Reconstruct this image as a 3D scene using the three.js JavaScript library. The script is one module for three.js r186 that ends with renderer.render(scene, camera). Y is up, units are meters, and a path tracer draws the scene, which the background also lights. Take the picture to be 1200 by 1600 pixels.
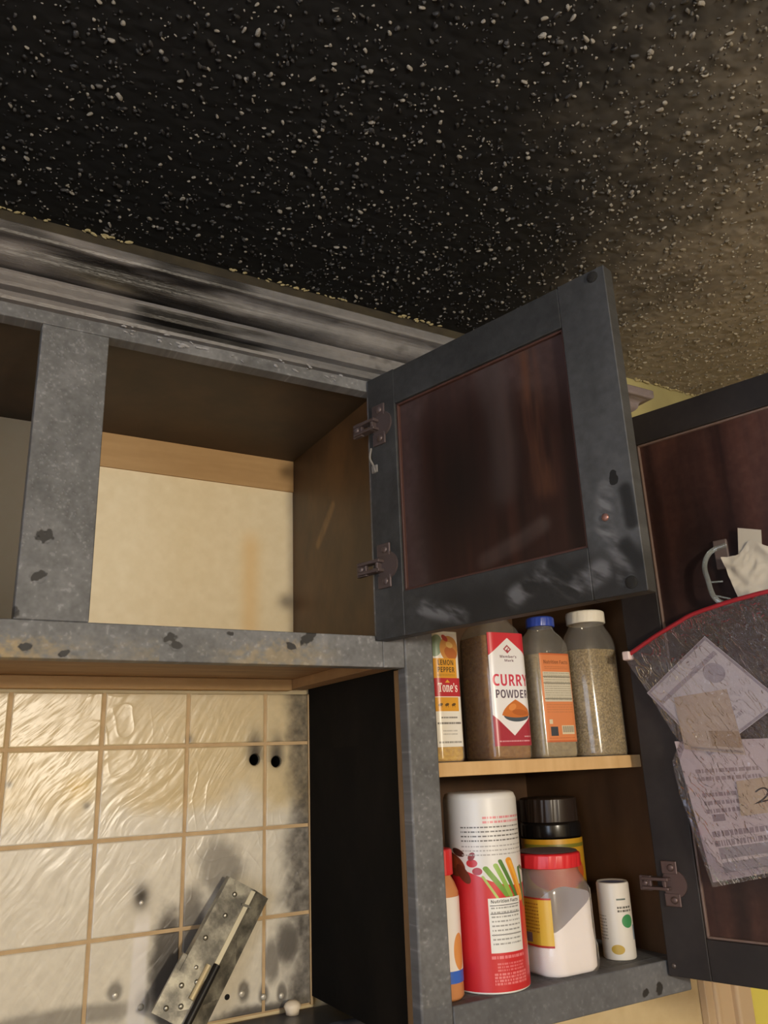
import * as THREE from 'three';
import { RoundedBoxGeometry } from 'three/addons/geometries/RoundedBoxGeometry.js';
import { mergeGeometries } from 'three/addons/utils/BufferGeometryUtils.js';

// ---------------------------------------------------------------- camera, light, exposure
const scene = new THREE.Scene();
const FOCAL = 1252.127;                                   // in pixels of the 1200 x 1600 frame
const camera = new THREE.PerspectiveCamera(2 * Math.atan(800 / FOCAL) * 180 / Math.PI, 0.75, 0.02, 30);
camera.position.set(-0.6661, -0.0232, 0.8191);
camera.rotation.set(0.3042, -0.5255, -0.0402, 'YXZ');
camera.updateMatrixWorld();
const renderer = new THREE.WebGLRenderer();
renderer.toneMapping = THREE.LinearToneMapping;
renderer.toneMappingExposure = 0.93;
renderer.shadowMap.enabled = true;
scene.background = new THREE.Color().setRGB(4.4, 5.2, 6.6);   // pale daylight beyond the window in the left wall
const LAMP = new THREE.Vector3(-0.30, 0.10, 1.95), LAMP_CD = 6.6;

// ---------------------------------------------------------------- helpers
const V = (x, y, z) => new THREE.Vector3(x, y, z);
function pix(u, v, axis, val) {                            // a pixel's ray met with the plane axis = val
  const d = V((u - 600) / FOCAL, -(v - 800) / FOCAL, -1).applyQuaternion(camera.quaternion);
  const t = (val - camera.position.getComponent(axis)) / d.getComponent(axis);
  return camera.position.clone().addScaledVector(d, t);
}
let seed = 7;
const rnd = () => { seed = (seed * 1664525 + 1013904223) >>> 0; return seed / 4294967296; };
const rr = (a, b) => a + (b - a) * rnd();
function hash(x, y, s) { let h = Math.imul(x, 374761393) ^ Math.imul(y, 668265263) ^ Math.imul(s, 974634721); h = Math.imul(h ^ (h >>> 13), 1274126177); return ((h ^ (h >>> 16)) >>> 0) / 4294967296; }
function vn(x, y, s) {
  const x0 = Math.floor(x), y0 = Math.floor(y), fx = x - x0, fy = y - y0, u = fx * fx * (3 - 2 * fx), v = fy * fy * (3 - 2 * fy);
  const a = hash(x0, y0, s), b = hash(x0 + 1, y0, s), c = hash(x0, y0 + 1, s), d = hash(x0 + 1, y0 + 1, s);
  return a + (b - a) * u + (c - a) * v + (a - b - c + d) * u * v;
}
function fbm(x, y, s, o = 4) { let a = 0.5, t = 0, n = 0; for (let i = 0; i < o; i++) { t += a * vn(x, y, s + i * 17); n += a; a *= 0.5; x *= 2.03; y *= 2.03; } return t / n; }
function spots(x, y, f, s, p) { x *= f; y *= f; const i = Math.floor(x), j = Math.floor(y); let v = 0; for (let a = -1; a <= 1; a++) for (let b = -1; b <= 1; b++) { const h = hash(i + a, j + b, s); if (h > p) continue; const cx = i + a + hash(i + a, j + b, s + 1), cy = j + b + hash(i + a, j + b, s + 2), r = 0.16 + 0.22 * hash(i + a, j + b, s + 3), d = Math.hypot((x - cx) * 1.25, y - cy) / r; if (d < 1) v = Math.max(v, 1 - d * d); } return v; }
const clamp = (x, a = 0, b = 1) => Math.min(b, Math.max(a, x));
const sst = (a, b, x) => { const t = clamp((x - a) / (b - a)); return t * t * (3 - 2 * t); };
const mix = (a, b, t) => a.map((v, i) => v + (b[i] - v) * t);
function tex(w, h, f, colour = true) {                     // f(u, v) with v up -> [r, g, b] 0..255
  const d = new Uint8Array(w * h * 4);
  for (let y = 0; y < h; y++) for (let x = 0; x < w; x++) {
    const c = f((x + 0.5) / w, (y + 0.5) / h), i = (y * w + x) * 4;
    d[i] = clamp(c[0], 0, 255); d[i + 1] = clamp(c[1], 0, 255); d[i + 2] = clamp(c[2], 0, 255); d[i + 3] = 255;
  }
  const t = new THREE.DataTexture(d, w, h); t.magFilter = THREE.LinearFilter; t.minFilter = THREE.LinearFilter;
  t.wrapS = t.wrapT = THREE.RepeatWrapping; if (colour) t.colorSpace = THREE.SRGBColorSpace; t.needsUpdate = true; return t;
}
const grey = (w, h, f) => tex(w, h, (u, v) => { const c = f(u, v) * 255; return [c, c, c]; }, false);
function canvasTex(w, h, draw) {
  const c = document.createElement('canvas'); c.width = w; c.height = h; const g = c.getContext('2d'); draw(g, w, h);
  const t = new THREE.CanvasTexture(c); t.colorSpace = THREE.SRGBColorSpace; t.magFilter = THREE.LinearFilter; return t;
}
const mat = (o) => new THREE.MeshPhysicalMaterial({ roughness: 0.7, ...o });
const rgb = (r, g, b) => new THREE.Color().setRGB(r / 255, g / 255, b / 255, THREE.SRGBColorSpace);
// uv in metres, projected along the dominant normal axis
function boxUV(g, ou = 0, ov = 0, s = 1) {
  const geo = g.index ? g.toNonIndexed() : g, p = geo.attributes.position, n = geo.attributes.normal, uv = new Float32Array(p.count * 2);
  for (let i = 0; i < p.count; i++) {
    const ax = Math.abs(n.getX(i)), ay = Math.abs(n.getY(i)), az = Math.abs(n.getZ(i));
    let u, v; if (az >= ax && az >= ay) { u = p.getX(i); v = p.getY(i); } else if (ax >= ay) { u = p.getZ(i); v = p.getY(i); } else { u = p.getX(i); v = p.getZ(i); }
    uv[i * 2] = u * s + ou; uv[i * 2 + 1] = v * s + ov;
  }
  geo.setAttribute('uv', new THREE.BufferAttribute(uv, 2)); return geo;
}
function planeUV(g, x0, x1, y0, y1, a = 0, b = 1) {         // uv 0..1 over a rectangle of two axes
  const p = g.attributes.position, uv = new Float32Array(p.count * 2);
  for (let i = 0; i < p.count; i++) { uv[i * 2] = (p.getComponent(i, a) - x0) / (x1 - x0); uv[i * 2 + 1] = (p.getComponent(i, b) - y0) / (y1 - y0); }
  g.setAttribute('uv', new THREE.BufferAttribute(uv, 2)); return g;
}
function bx(x0, x1, y0, y1, z0, z1, r = 0.0015, seg = 2) {
  const w = x1 - x0, h = y1 - y0, d = z1 - z0;
  const g = r > 0 ? new RoundedBoxGeometry(w, h, d, seg, Math.min(r, w / 2.1, h / 2.1, d / 2.1)) : new THREE.BoxGeometry(w, h, d);
  g.translate((x0 + x1) / 2, (y0 + y1) / 2, (z0 + z1) / 2); return boxUV(g);
}
const clean = (g) => { const h = g.index ? g.toNonIndexed() : g; for (const k of Object.keys(h.attributes)) if (!['position', 'normal', 'uv'].includes(k)) h.deleteAttribute(k); return h; };
const merge = (list) => mergeGeometries(list.map(clean));
const BASE = new Map(), COUNT = new Map();
function numbered(n) { const k = COUNT.get(n) ?? 0; COUNT.set(n, k + 1); return k ? n + '_' + String(k).padStart(3, '0') : n; }
function shade(o) { o.traverse((m) => { if (m.isMesh) { m.castShadow = true; m.receiveShadow = true; } }); return o; }
function thing(name, label, category, base = [0, 0, 0], group) {
  const o = new THREE.Group(); o.name = numbered(name); o.position.set(...base); o.userData = { label, category }; if (group) o.userData.group = group;
  BASE.set(o, V(...base)); scene.add(o); return o;
}
function part(name, geo, m, parent, label) {                // geometry given in the same coordinates as the thing's base
  const o = new THREE.Mesh(geo, m); o.name = name; const b = BASE.get(parent) ?? V(0, 0, 0);
  geo.translate(-b.x, -b.y, -b.z); BASE.set(o, b); if (label) o.userData.label = label; parent.add(o); shade(o); return o;
}
function structure(name, label, geo, m) { const o = new THREE.Mesh(geo, m); o.name = name; o.userData = { label, category: name.split('_')[0], kind: 'structure' }; scene.add(o); shade(o); return o; }
// closed loft of rounded rectangles: rings {y, w, d, r}; uv = (arc in metres, y)
function ringPts(w, d, r, n = 10) {
  r = Math.min(r, w / 2 - 1e-5, d / 2 - 1e-5); const pts = [];
  const cs = [[w / 2 - r, d / 2 - r, Math.PI / 2, 0], [w / 2 - r, -d / 2 + r, 0, -Math.PI / 2], [-w / 2 + r, -d / 2 + r, -Math.PI / 2, -Math.PI], [-w / 2 + r, d / 2 - r, -Math.PI, -1.5 * Math.PI]];
  pts.push([0, d / 2]);
  for (const [cx, cz, a0, a1] of cs) for (let i = 0; i <= n; i++) { const a = a0 + (a1 - a0) * i / n; pts.push([cx + r * Math.cos(a), cz + r * Math.sin(a)]); }
  pts.push([0, d / 2]); return pts;
}
function loft(rings, cx = 0, cz = 0, n = 8) {
  const P = rings.map((k) => ringPts(k.w, k.d, k.r, n)), M = P[0].length, pos = [], uv = [], idx = [];
  rings.forEach((k, j) => { let s = 0; P[j].forEach((p, i) => { if (i) s += Math.hypot(p[0] - P[j][i - 1][0], p[1] - P[j][i - 1][1]); pos.push(cx + p[0], k.y, cz + p[1]); uv.push(s, k.y); }); });
  for (let j = 0; j < rings.length - 1; j++) for (let i = 0; i < M - 1; i++) { const a = j * M + i, b = a + 1, c = a + M, d = c + 1; idx.push(a, b, c, b, d, c); }
  for (const [j, up] of [[0, false], [rings.length - 1, true]]) {
    const c = pos.length / 3; pos.push(cx, rings[j].y, cz); uv.push(0, 0);
    const o = pos.length / 3; P[j].forEach((p) => { pos.push(cx + p[0], rings[j].y, cz + p[1]); uv.push(p[0], p[1]); });
    for (let i = 0; i < M - 1; i++) up ? idx.push(c, o + i, o + i + 1) : idx.push(c, o + i + 1, o + i);
  }
  const g = new THREE.BufferGeometry(); g.setAttribute('position', new THREE.Float32BufferAttribute(pos, 3)); g.setAttribute('uv', new THREE.Float32BufferAttribute(uv, 2)); g.setIndex(idx); g.computeVertexNormals(); return g;
}
// a label wrapped round a rounded rectangle, from arc s0 to s1 (metres, 0 = front centre, positive to the right), uv 0..1
function wrap(w, d, r, s0, s1, y0, y1, cx, cz, off = 0.0006, w1 = w, d1 = d, n = 40) {
  const walk = (W, D, s) => {
    const pts = ringPts(W + 2 * off, D + 2 * off, r + off, 12); let L = 0; const seg = [];
    for (let i = 1; i < pts.length; i++) { const l = Math.hypot(pts[i][0] - pts[i - 1][0], pts[i][1] - pts[i - 1][1]); seg.push(l); L += l; }
    s = ((s % L) + L) % L; for (let i = 0; i < seg.length; i++) { if (s <= seg[i] || i === seg.length - 1) { const t = seg[i] ? s / seg[i] : 0; return [pts[i][0] + (pts[i + 1][0] - pts[i][0]) * t, pts[i][1] + (pts[i + 1][1] - pts[i][1]) * t]; } s -= seg[i]; }
  };
  const pos = [], uv = [], idx = [];
  for (let j = 0; j <= 1; j++) for (let i = 0; i <= n; i++) { const t = i / n, p = walk(j ? w1 : w, j ? d1 : d, s0 + (s1 - s0) * t); pos.push(cx + p[0], j ? y1 : y0, cz + p[1]); uv.push(t, j); }
  for (let i = 0; i < n; i++) idx.push(i, i + 1, n + 1 + i, i + 1, n + 2 + i, n + 1 + i);
  const g = new THREE.BufferGeometry(); g.setAttribute('position', new THREE.Float32BufferAttribute(pos, 3)); g.setAttribute('uv', new THREE.Float32BufferAttribute(uv, 2)); g.setIndex(idx); g.computeVertexNormals(); return g;
}
const lathe = (pts, cx, cz, seg = 48) => new THREE.LatheGeometry(pts.map(([r, y]) => new THREE.Vector2(Math.max(r, 1e-5), y)), seg).translate(cx, 0, cz);
function tube(pts, r, seg = 24, rad = 8) { return new THREE.TubeGeometry(new THREE.CatmullRomCurve3(pts), seg, r, rad); }
function disc(cx, cy, cz, r, h, axis = 2, seg = 20) {      // a small domed screw or bumper head facing +axis
  const g = new THREE.LatheGeometry([[1e-5, h], [r * 0.55, h * 0.95], [r * 0.85, h * 0.7], [r, h * 0.25], [r, 0], [1e-5, 0]].map((p) => new THREE.Vector2(...p)), seg);
  if (axis === 2) g.rotateX(Math.PI / 2); return g.translate(cx, cy, cz);
}

// ---------------------------------------------------------------- measures of the room (metres, face of the cabinets at z = 0)
const W = -0.285, CEIL = 0.766, FLOOR = -1.68, RX0 = -1.75, RX1 = 2.3, RZ1 = 3.1;
const S0 = -0.1705, S1 = -0.1303, XE = 0.234;              // left stile and right end of the spice cabinet

// ---------------------------------------------------------------- surface materials
// soot on varnished wood: grey film with blisters, flecks and scuffs
function sootColour(x, y, s, k = 1) {                      // x, y in metres
  const a = fbm(x * 14, y * 14, s, 4), b = fbm(x * 90, y * 90, s + 5, 3), c = fbm(x * 260, y * 260, s + 9, 2);
  let v = 106 + (a - 0.5) * 44 + (b - 0.5) * 20 + (c - 0.5) * 20;
  if (c > 0.78) v += 14;
  return [v * k, v * 1.005 * k, v * 1.02 * k];
}
const sootBump = grey(512, 512, (u, v) => 0.5 + 0.5 * (fbm(u * 60, v * 60, 3, 3) - 0.5) + (fbm(u * 110, v * 110, 8, 2) > 0.7 ? 0.3 : 0));
sootBump.repeat.set(4, 4);
const sootTile = tex(1024, 1024, (u, v) => sootColour(u * 0.6, v * 0.6, 11));
sootTile.repeat.set(1 / 0.6, 1 / 0.6);
const M = {};
M.soot = mat({ map: sootTile, roughness: 0.62, bumpMap: sootBump, bumpScale: 0.0007, specularIntensity: 0.6 });
M.sootBlack = mat({ color: rgb(30, 29, 29), roughness: 0.75, bumpMap: sootBump, bumpScale: 0.0005 });
const boardTex = (c0, c1, s, sx = 6, sy = 60) => { const t = tex(512, 512, (u, v) => mix(c0, c1, clamp(fbm(u * sx, v * sy, s, 4) * 1.3 - 0.15) * 0.75 + 0.25 * fbm(u * 60, v * 60, s + 3, 3))); t.repeat.set(1.6, 1.6); return t; };
M.barePly = mat({ map: boardTex([196, 156, 104], [222, 186, 136], 21, 60, 6), roughness: 0.6 });
M.tanUnder = mat({ map: boardTex([120, 86, 52], [168, 130, 86], 22), roughness: 0.6 });
M.brownPanel = mat({ map: boardTex([66, 45, 28], [92, 65, 41], 23, 30, 8), roughness: 0.5 });
M.smokedTop = mat({ map: boardTex([44, 33, 22], [74, 54, 34], 24, 12, 12), roughness: 0.55 });
M.cherryDark = mat({ map: boardTex([40, 26, 23], [58, 38, 33], 25, 40, 5), roughness: 0.4 });
M.sidePanel = mat({ map: tex(512, 512, (u, v) => { const n = fbm(u * 9, v * 5, 61, 4), m = fbm(u * 80, v * 60, 63, 3); return mix([13, 12, 11], [32, 27, 22], clamp(n * 1.5 - 0.35 + (m - 0.5) * 0.4)); }), roughness: 0.85, specularIntensity: 0.25 });
M.sidePanel.map.repeat.set(1.4, 1.4);
M.steel = mat({ color: rgb(150, 148, 138), metalness: 0.9, roughness: 0.38 });
M.dullSteel = mat({ color: rgb(110, 102, 100), metalness: 0.75, roughness: 0.42 });

// ---------------------------------------------------------------- the room
const SOOT_TILE = { x0: -0.72, x1: -0.16, y0: -0.345, y1: 0.095 };
const HOLES = [pix(398, 1187, 2, W), pix(432, 1190, 2, W)];
// back wall with two pipe holes: painted plaster, smoked above the cabinets
{
  const sh = new THREE.Shape([[RX0, FLOOR], [RX1, FLOOR], [RX1, CEIL], [RX0, CEIL]].map((p) => new THREE.Vector2(...p)));
  for (const h of HOLES) { const c = new THREE.Path(); c.absarc(h.x, h.y, 0.009, 0, Math.PI * 2, true); sh.holes.push(c); }
  const g = planeUV(new THREE.ExtrudeGeometry(sh, { depth: 0.1, bevelEnabled: false, curveSegments: 20 }).translate(0, 0, W - 0.106), RX0, RX1, FLOOR, CEIL);
  const t = tex(1536, 1024, (u, v) => {
    const x = RX0 + u * (RX1 - RX0), y = FLOOR + v * (CEIL - FLOOR), n = fbm(x * 7, y * 7, 41, 5), f = fbm(x * 60, y * 60, 45, 3);
    const paint = mix([214, 192, 148], [226, 206, 164], f), yellow = mix([150, 143, 100], [190, 181, 128], clamp(n * 1.4 - 0.2));
    const up = sst(0.30, 0.44, y + (n - 0.5) * 0.2), sootA = up * (1 - sst(0.22, 0.52, x + (n - 0.5) * 0.5));
    return mix(mix(paint, yellow, up), mix([50, 45, 36], [74, 66, 50], f), sootA);
  });
  t.wrapS = t.wrapT = THREE.ClampToEdgeWrapping;
  structure('wall_back', 'cream kitchen wall behind the cabinets, smoked dark near the ceiling', g, mat({ map: t, roughness: 0.85, bumpMap: sootBump, bumpScale: 0.0004 }));
}
const wallBack = scene.getObjectByName('wall_back');
{ // soot-black rear of the two pipe holes
  const backing = HOLES.map((h) => new THREE.CylinderGeometry(0.0088, 0.0088, 0.1, 20, 1, true).rotateX(Math.PI / 2).translate(h.x, h.y, W - 0.056));
  part('hole_lining', merge(backing), mat({ color: rgb(16, 14, 13), roughness: 0.9, side: THREE.DoubleSide }), wallBack);
  part('wall_cavity', bx(-0.5, 0, -0.2, 0.1, W - 0.13, W - 0.106, 0), mat({ color: rgb(16, 14, 13), roughness: 0.9 }), wallBack);
}
const plaster = mat({ color: rgb(222, 208, 178), roughness: 0.9 });
structure('wall_right', 'cream plaster wall at the doorway end of the kitchen', bx(RX1, RX1 + 0.1, FLOOR, CEIL, W - 0.1, RZ1 + 0.1, 0), plaster);
structure('floor', 'tan vinyl kitchen floor', bx(RX0 - 0.1, RX1 + 0.1, FLOOR - 0.1, FLOOR, W - 0.1, RZ1 + 0.1, 0), mat({ map: boardTex([138, 112, 84], [164, 138, 106], 51), roughness: 0.5 }));
structure('wall_front', 'cream plaster wall facing the cabinets', bx(RX0 - 0.1, RX1 + 0.1, FLOOR, CEIL, RZ1, RZ1 + 0.1, 0), plaster);
{ // wall at the left with a window opening
  const z0 = 0.75, z1 = 2.05, y0 = -0.6, y1 = 0.45, a = RX0 - 0.1, b = RX0;
  structure('wall_left', 'cream plaster wall with a window at the stove end of the kitchen', merge([
    bx(a, b, FLOOR, CEIL, W - 0.1, z0, 0), bx(a, b, FLOOR, CEIL, z1, RZ1, 0), bx(a, b, FLOOR, y0, z0, z1, 0), bx(a, b, y1, CEIL, z0, z1, 0)]), plaster);
  const w = new THREE.Group(); w.name = 'window_1'; w.userData = { label: 'white framed window with a single crossbar', category: 'window', kind: 'structure' }; scene.add(w);
  const white = mat({ color: rgb(232, 230, 224), roughness: 0.5 }), p = a + 0.02, q = a + 0.08, ym = (y0 + y1) / 2;
  part('window_frame', merge([bx(p, q, y0, y1, z0, z0 + 0.05), bx(p, q, y0, y1, z1 - 0.05, z1), bx(p, q, y0, y0 + 0.05, z0, z1), bx(p, q, y1 - 0.05, y1, z0, z1), bx(p + 0.005, q - 0.005, ym - 0.02, ym + 0.02, z0, z1)]), white, w);
  for (const [c, d] of [[y0 + 0.05, ym - 0.02], [ym + 0.02, y1 - 0.05]]) part('pane', bx(a + 0.048, a + 0.052, c, d, z0 + 0.05, z1 - 0.05, 0), mat({ color: 0xffffff, transmission: 1, thickness: 0, roughness: 0.02 }), w);
}
// ceiling: heavy soot over the stove thinning to tan smoke tone, light from the right painted in, sprayed lumps
const smoke = (x, z) => { const n = fbm(x * 3.2 + 7, z * 3.2, 71, 5), f = fbm(x * 30, z * 30, 73, 3); return sst(-0.02, 0.5, x + 0.5 * z + (n - 0.5) * 0.4 + (f - 0.5) * 0.16); };
{
  const t = tex(1024, 1024, (u, v) => {
    const x = -1.2 + u * 2.8, z = -0.4 + v * 1.8, k = smoke(x, z), f = fbm(x * 120, z * 120, 77, 3), n = fbm(x * 5, z * 5, 79, 4);
    const c = mix([5, 5, 6], [15, 15, 16], clamp(n * 1.6 - 0.3)); return mix(c, mix([112, 104, 93], [142, 133, 118], clamp(n * 1.5 - 0.25)), k * (0.85 + 0.3 * f));
  });
  t.wrapS = t.wrapT = THREE.ClampToEdgeWrapping;
  const g = planeUV(bx(RX0 - 0.1, RX1 + 0.1, CEIL, CEIL + 0.1, W - 0.1, RZ1 + 0.1, 0), -1.2, 1.6, -0.4, 1.4, 0, 2);
  const c = structure('ceiling', 'sprayed popcorn ceiling, soot black above the stove and tan away from it', g, mat({ map: t, roughness: 0.8, bumpMap: grey(512, 512, (u, v) => fbm(u * 200, v * 160, 81, 3)), bumpScale: 0.004 }));
  const lump = new THREE.IcosahedronGeometry(1, 1), lp = lump.attributes.position;
  for (let i = 0; i < lp.count; i++) { const k = 0.72 + 0.5 * fbm(lp.getX(i) * 2 + 5, lp.getY(i) * 2 + lp.getZ(i) * 3, 83, 2); lp.setXYZ(i, lp.getX(i) * k, lp.getY(i) * k, lp.getZ(i) * k); }
  lump.computeVertexNormals();
  const N = 30000, im = new THREE.InstancedMesh(lump, mat({ color: 0xffffff, roughness: 0.55 }), N), d = new THREE.Object3D(), col = new THREE.Color();
  for (let i = 0; i < N; i++) {
    const x = rr(-1.1, 1.5), z = rr(W + 0.004, 1.05), r = 0.0009 + 0.0022 * Math.pow(rnd(), 2.2);
    d.position.set(x, CEIL - r * 0.25, z); d.scale.set(r * rr(0.8, 2.1), r * rr(0.6, 1.15), r * rr(0.6, 1.1)); d.rotation.set(0, rr(0, 6.28), rr(-0.4, 0.4)); d.updateMatrix(); im.setMatrixAt(i, d.matrix);
    const k = smoke(x, z), j = rnd(); let v = mix([58, 58, 60], [142, 132, 112], k); if (j > 0.72) v = mix(v, [186, 180, 168], 0.6 - 0.32 * k); else if (j < 0.4) v = mix(v, [24, 23, 24], 0.65 * (1 - k * 0.6));  // some lumps painted paler as glints of light
    col.setRGB(v[0] / 255, v[1] / 255, v[2] / 255, THREE.SRGBColorSpace); im.setColorAt(i, col);
  }
  im.name = 'ceiling_texture'; im.userData = { kind: 'stuff', label: 'sprayed popcorn lumps of the ceiling' }; c.add(im); shade(im);
}
{ // crumbled paint along the joint of wall and ceiling
  const chips = []; for (let i = 0; i < 260; i++) { const x = -0.8 + 1.75 * rnd(), on = fbm(x * 14, 0, 91, 3); if (on < 0.4 && x < 0.42) continue; const g = new THREE.IcosahedronGeometry(rr(0.0012, 0.0032), 0); g.scale(rr(1.2, 3), rr(0.5, 1), 1); g.rotateZ(rr(-0.5, 0.5)); g.translate(x, CEIL - rr(0, 0.004), W - 0.003 + rr(0, 0.004)); chips.push(g); }
  const m = part('paint_chips', merge(chips), mat({ color: rgb(178, 166, 126), roughness: 0.8 }), wallBack); m.userData.kind = 'stuff';
}
// yellow door and its casing beside the cabinets
{
  const d = new THREE.Group(); d.name = 'door_1'; d.userData = { label: 'bright yellow painted door beyond the spice cabinet', category: 'door', kind: 'structure' }; scene.add(d);
  part('door_slab', bx(0.672, 1.43, FLOOR, 0.35, W - 0.004, W + 0.006, 0.001), mat({ color: rgb(232, 220, 104), roughness: 0.45 }), d);
  const cm = mat({ color: rgb(206, 180, 146), roughness: 0.5 });
  const casing = (a, b) => merge([bx(a, b, FLOOR, 0.45, W - 0.005, W + 0.010, 0.002), bx(a + 0.018, a + 0.03, FLOOR, 0.45, W + 0.004, W + 0.016, 0.005, 3), bx(b - 0.04, b, FLOOR, 0.45, W + 0.004, W + 0.022, 0.006, 3)]);
  const s = structure('trim_1', 'beige moulded casing beside the yellow door', casing(0.567, 0.672), cm); s.userData.category = 'trim';
  const s2 = structure('trim_2', 'beige moulded casing on the far side of the yellow door', casing(1.43, 1.535), cm); s2.userData.category = 'trim';
}

// ---------------------------------------------------------------- tiled splashback: every tile a piece of the wall
{
  const hs = HOLES.map((h) => [h.x, h.y]);
  const SMEARS_AND_SHADE = [[262, 1520, 0.022, 0.07, 0.8], [300, 1450, 0.02, 0.05, 0.6], [345, 1355, 0.03, 0.035, 0.42], [450, 1475, 0.022, 0.03, 0.7], [425, 1500, 0.012, 0.03, 0.5], [380, 1548, 0.008, 0.013, 0.6], [412, 1555, 0.008, 0.013, 0.62], [440, 1553, 0.008, 0.014, 0.62], [180, 1550, 0.010, 0.012, 0.5], [222, 1566, 0.011, 0.014, 0.55], [100, 1592, 0.1, 0.012, 0.4], [400, 1585, 0.06, 0.012, 0.75]].map(([u, v, a, b, k]) => { const p = pix(u, v, 2, W); return [p.x, p.y, a, b, k]; });  // soot smears; those round the bracket also have its shade painted in
  const PALE_STREAK = [pix(222, 1440, 2, W), pix(212, 1600, 2, W)];
  const stainAndShade = (x, y) => {                                 // soot and painted shade on the glaze, 0 clean .. 1 black
    const n = fbm(x * 26, y * 26, 101, 4), f = fbm(x * 160, y * 160, 103, 3); let s = 0;
    for (const [hx, hy] of hs) { const dx = (x - hx) / 0.011, dy = (y - hy - 0.009) / (y > hy ? 0.024 : 0.014); s = Math.max(s, 0.75 * Math.exp(-(dx * dx + dy * dy)) * (0.6 + n)); }
    s = Math.max(s, sst(-0.214, -0.180, x + (n - 0.5) * 0.035) * (0.62 + 0.5 * (f - 0.5)));                                    // right edge: soot, with the cabinet side's shade painted in
    for (const [px, py, rx, ry, k] of SMEARS_AND_SHADE) { const e = Math.exp(-(((x - px) / rx) ** 2) - ((y - py) / ry) ** 2); s = Math.max(s, k * sst(0.12, 0.75, e + (n - 0.5) * 0.5 + (f - 0.5) * 0.15)); }
    s = Math.max(s, 0.8 * Math.exp(-(((x + 0.397) / 0.009) ** 2) - ((y + 0.170) / 0.014) ** 2) * (0.5 + n));
    for (const [px, py, r] of [[-0.469, -0.059, 0.0045], [-0.343, 0.018, 0.006], [-0.63, -0.03, 0.005], [-0.56, -0.03, 0.004]]) s = Math.max(s, 0.5 * Math.exp(-((x - px) ** 2 + (y - py) ** 2) / (r * r)));
    return clamp(s);
  };
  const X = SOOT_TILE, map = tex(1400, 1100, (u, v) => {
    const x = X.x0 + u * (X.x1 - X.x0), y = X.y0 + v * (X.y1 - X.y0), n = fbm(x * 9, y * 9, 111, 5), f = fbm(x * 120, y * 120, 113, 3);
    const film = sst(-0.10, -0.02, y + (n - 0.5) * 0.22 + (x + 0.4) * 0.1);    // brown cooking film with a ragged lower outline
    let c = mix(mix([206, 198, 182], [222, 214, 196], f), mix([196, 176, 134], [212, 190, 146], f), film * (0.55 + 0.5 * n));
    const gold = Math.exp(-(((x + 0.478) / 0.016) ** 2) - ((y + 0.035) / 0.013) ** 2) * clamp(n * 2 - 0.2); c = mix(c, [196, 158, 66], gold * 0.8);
    const cl = sst(0.012, 0.006, Math.abs(x - PALE_STREAK[0].x - (y - PALE_STREAK[0].y) * (PALE_STREAK[1].x - PALE_STREAK[0].x) / (PALE_STREAK[1].y - PALE_STREAK[0].y)) + (n - 0.5) * 0.014) * sst(PALE_STREAK[0].y + 0.02, PALE_STREAK[0].y - 0.01, y); c = mix(c, [228, 222, 216], cl * 0.8);  // paler upright streak down the lower tiles
    return mix(c, [46, 42, 40], stainAndShade(x, y) * 0.92 * (1 - 0.75 * cl));
  });
  const relief = grey(1400, 1100, (u, v) => {                // pressed scroll pattern
    const x = X.x0 + u * (X.x1 - X.x0), y = X.y0 + v * (X.y1 - X.y0);
    const wx = x + 0.03 * (fbm(x * 14, y * 14, 121, 2) - 0.5), wy = y + 0.05 * (fbm(x * 11 + 9, y * 11, 123, 2) - 0.5), p = wx * 0.62 + wy * 0.78, q = -wx * 0.78 + wy * 0.62;
    const brush = fbm(p * 26, q * 110, 125, 3), curl = 1 - Math.abs(Math.sin(fbm(x * 17, y * 17, 127, 2) * 17)), where = fbm(x * 9, y * 9, 129, 2);
    return 0.15 + 0.6 * brush + 0.16 * Math.pow(curl, 4) * sst(0.5, 0.66, where);
  });
  map.wrapS = map.wrapT = relief.wrapS = relief.wrapT = THREE.MirroredRepeatWrapping;
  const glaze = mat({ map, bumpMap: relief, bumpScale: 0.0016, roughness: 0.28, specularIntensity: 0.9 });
  const GX = -0.567, GY = 0.0101, P = 0.111, G = 0.0022, top = 0.0785, right = -0.1675, tileMeshes = [];
  for (let i = -4; i <= 3; i++) for (let j = -1; j <= 2; j++) {
    const x0 = GX + i * P + G, x1 = Math.min(GX + (i + 1) * P - G, right - 0.001), y1 = Math.min(GY - j * P - G, top), y0 = GY - (j + 1) * P + G; const b = 0.0018;
    const s = new THREE.Shape([[x0 + b, y0 + b], [x1 - b, y0 + b], [x1 - b, y1 - b], [x0 + b, y1 - b]].map((p) => new THREE.Vector2(...p)));
    for (const [hx, hy] of hs) if (hx > x0 && hx < x1 && hy > y0 && hy < y1) { const c = new THREE.Path(); c.absarc(hx, hy, 0.0095, 0, Math.PI * 2, true); s.holes.push(c); }
    const g = new THREE.ExtrudeGeometry(s, { depth: 0.0045 + rr(0, 0.0006), bevelThickness: b, bevelSize: b, bevelSegments: 2, curveSegments: 18 }).translate(0, 0, W - 0.006 + b * 0);
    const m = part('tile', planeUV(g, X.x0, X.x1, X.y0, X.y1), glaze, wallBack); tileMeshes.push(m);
  }
  const gs = new THREE.Shape([[GX - 4 * P, GY - 3 * P], [right, GY - 3 * P], [right, top], [GX - 4 * P, top]].map((p) => new THREE.Vector2(...p)));
  for (const [hx, hy] of hs) { const c = new THREE.Path(); c.absarc(hx, hy, 0.009, 0, Math.PI * 2, true); gs.holes.push(c); }
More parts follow.
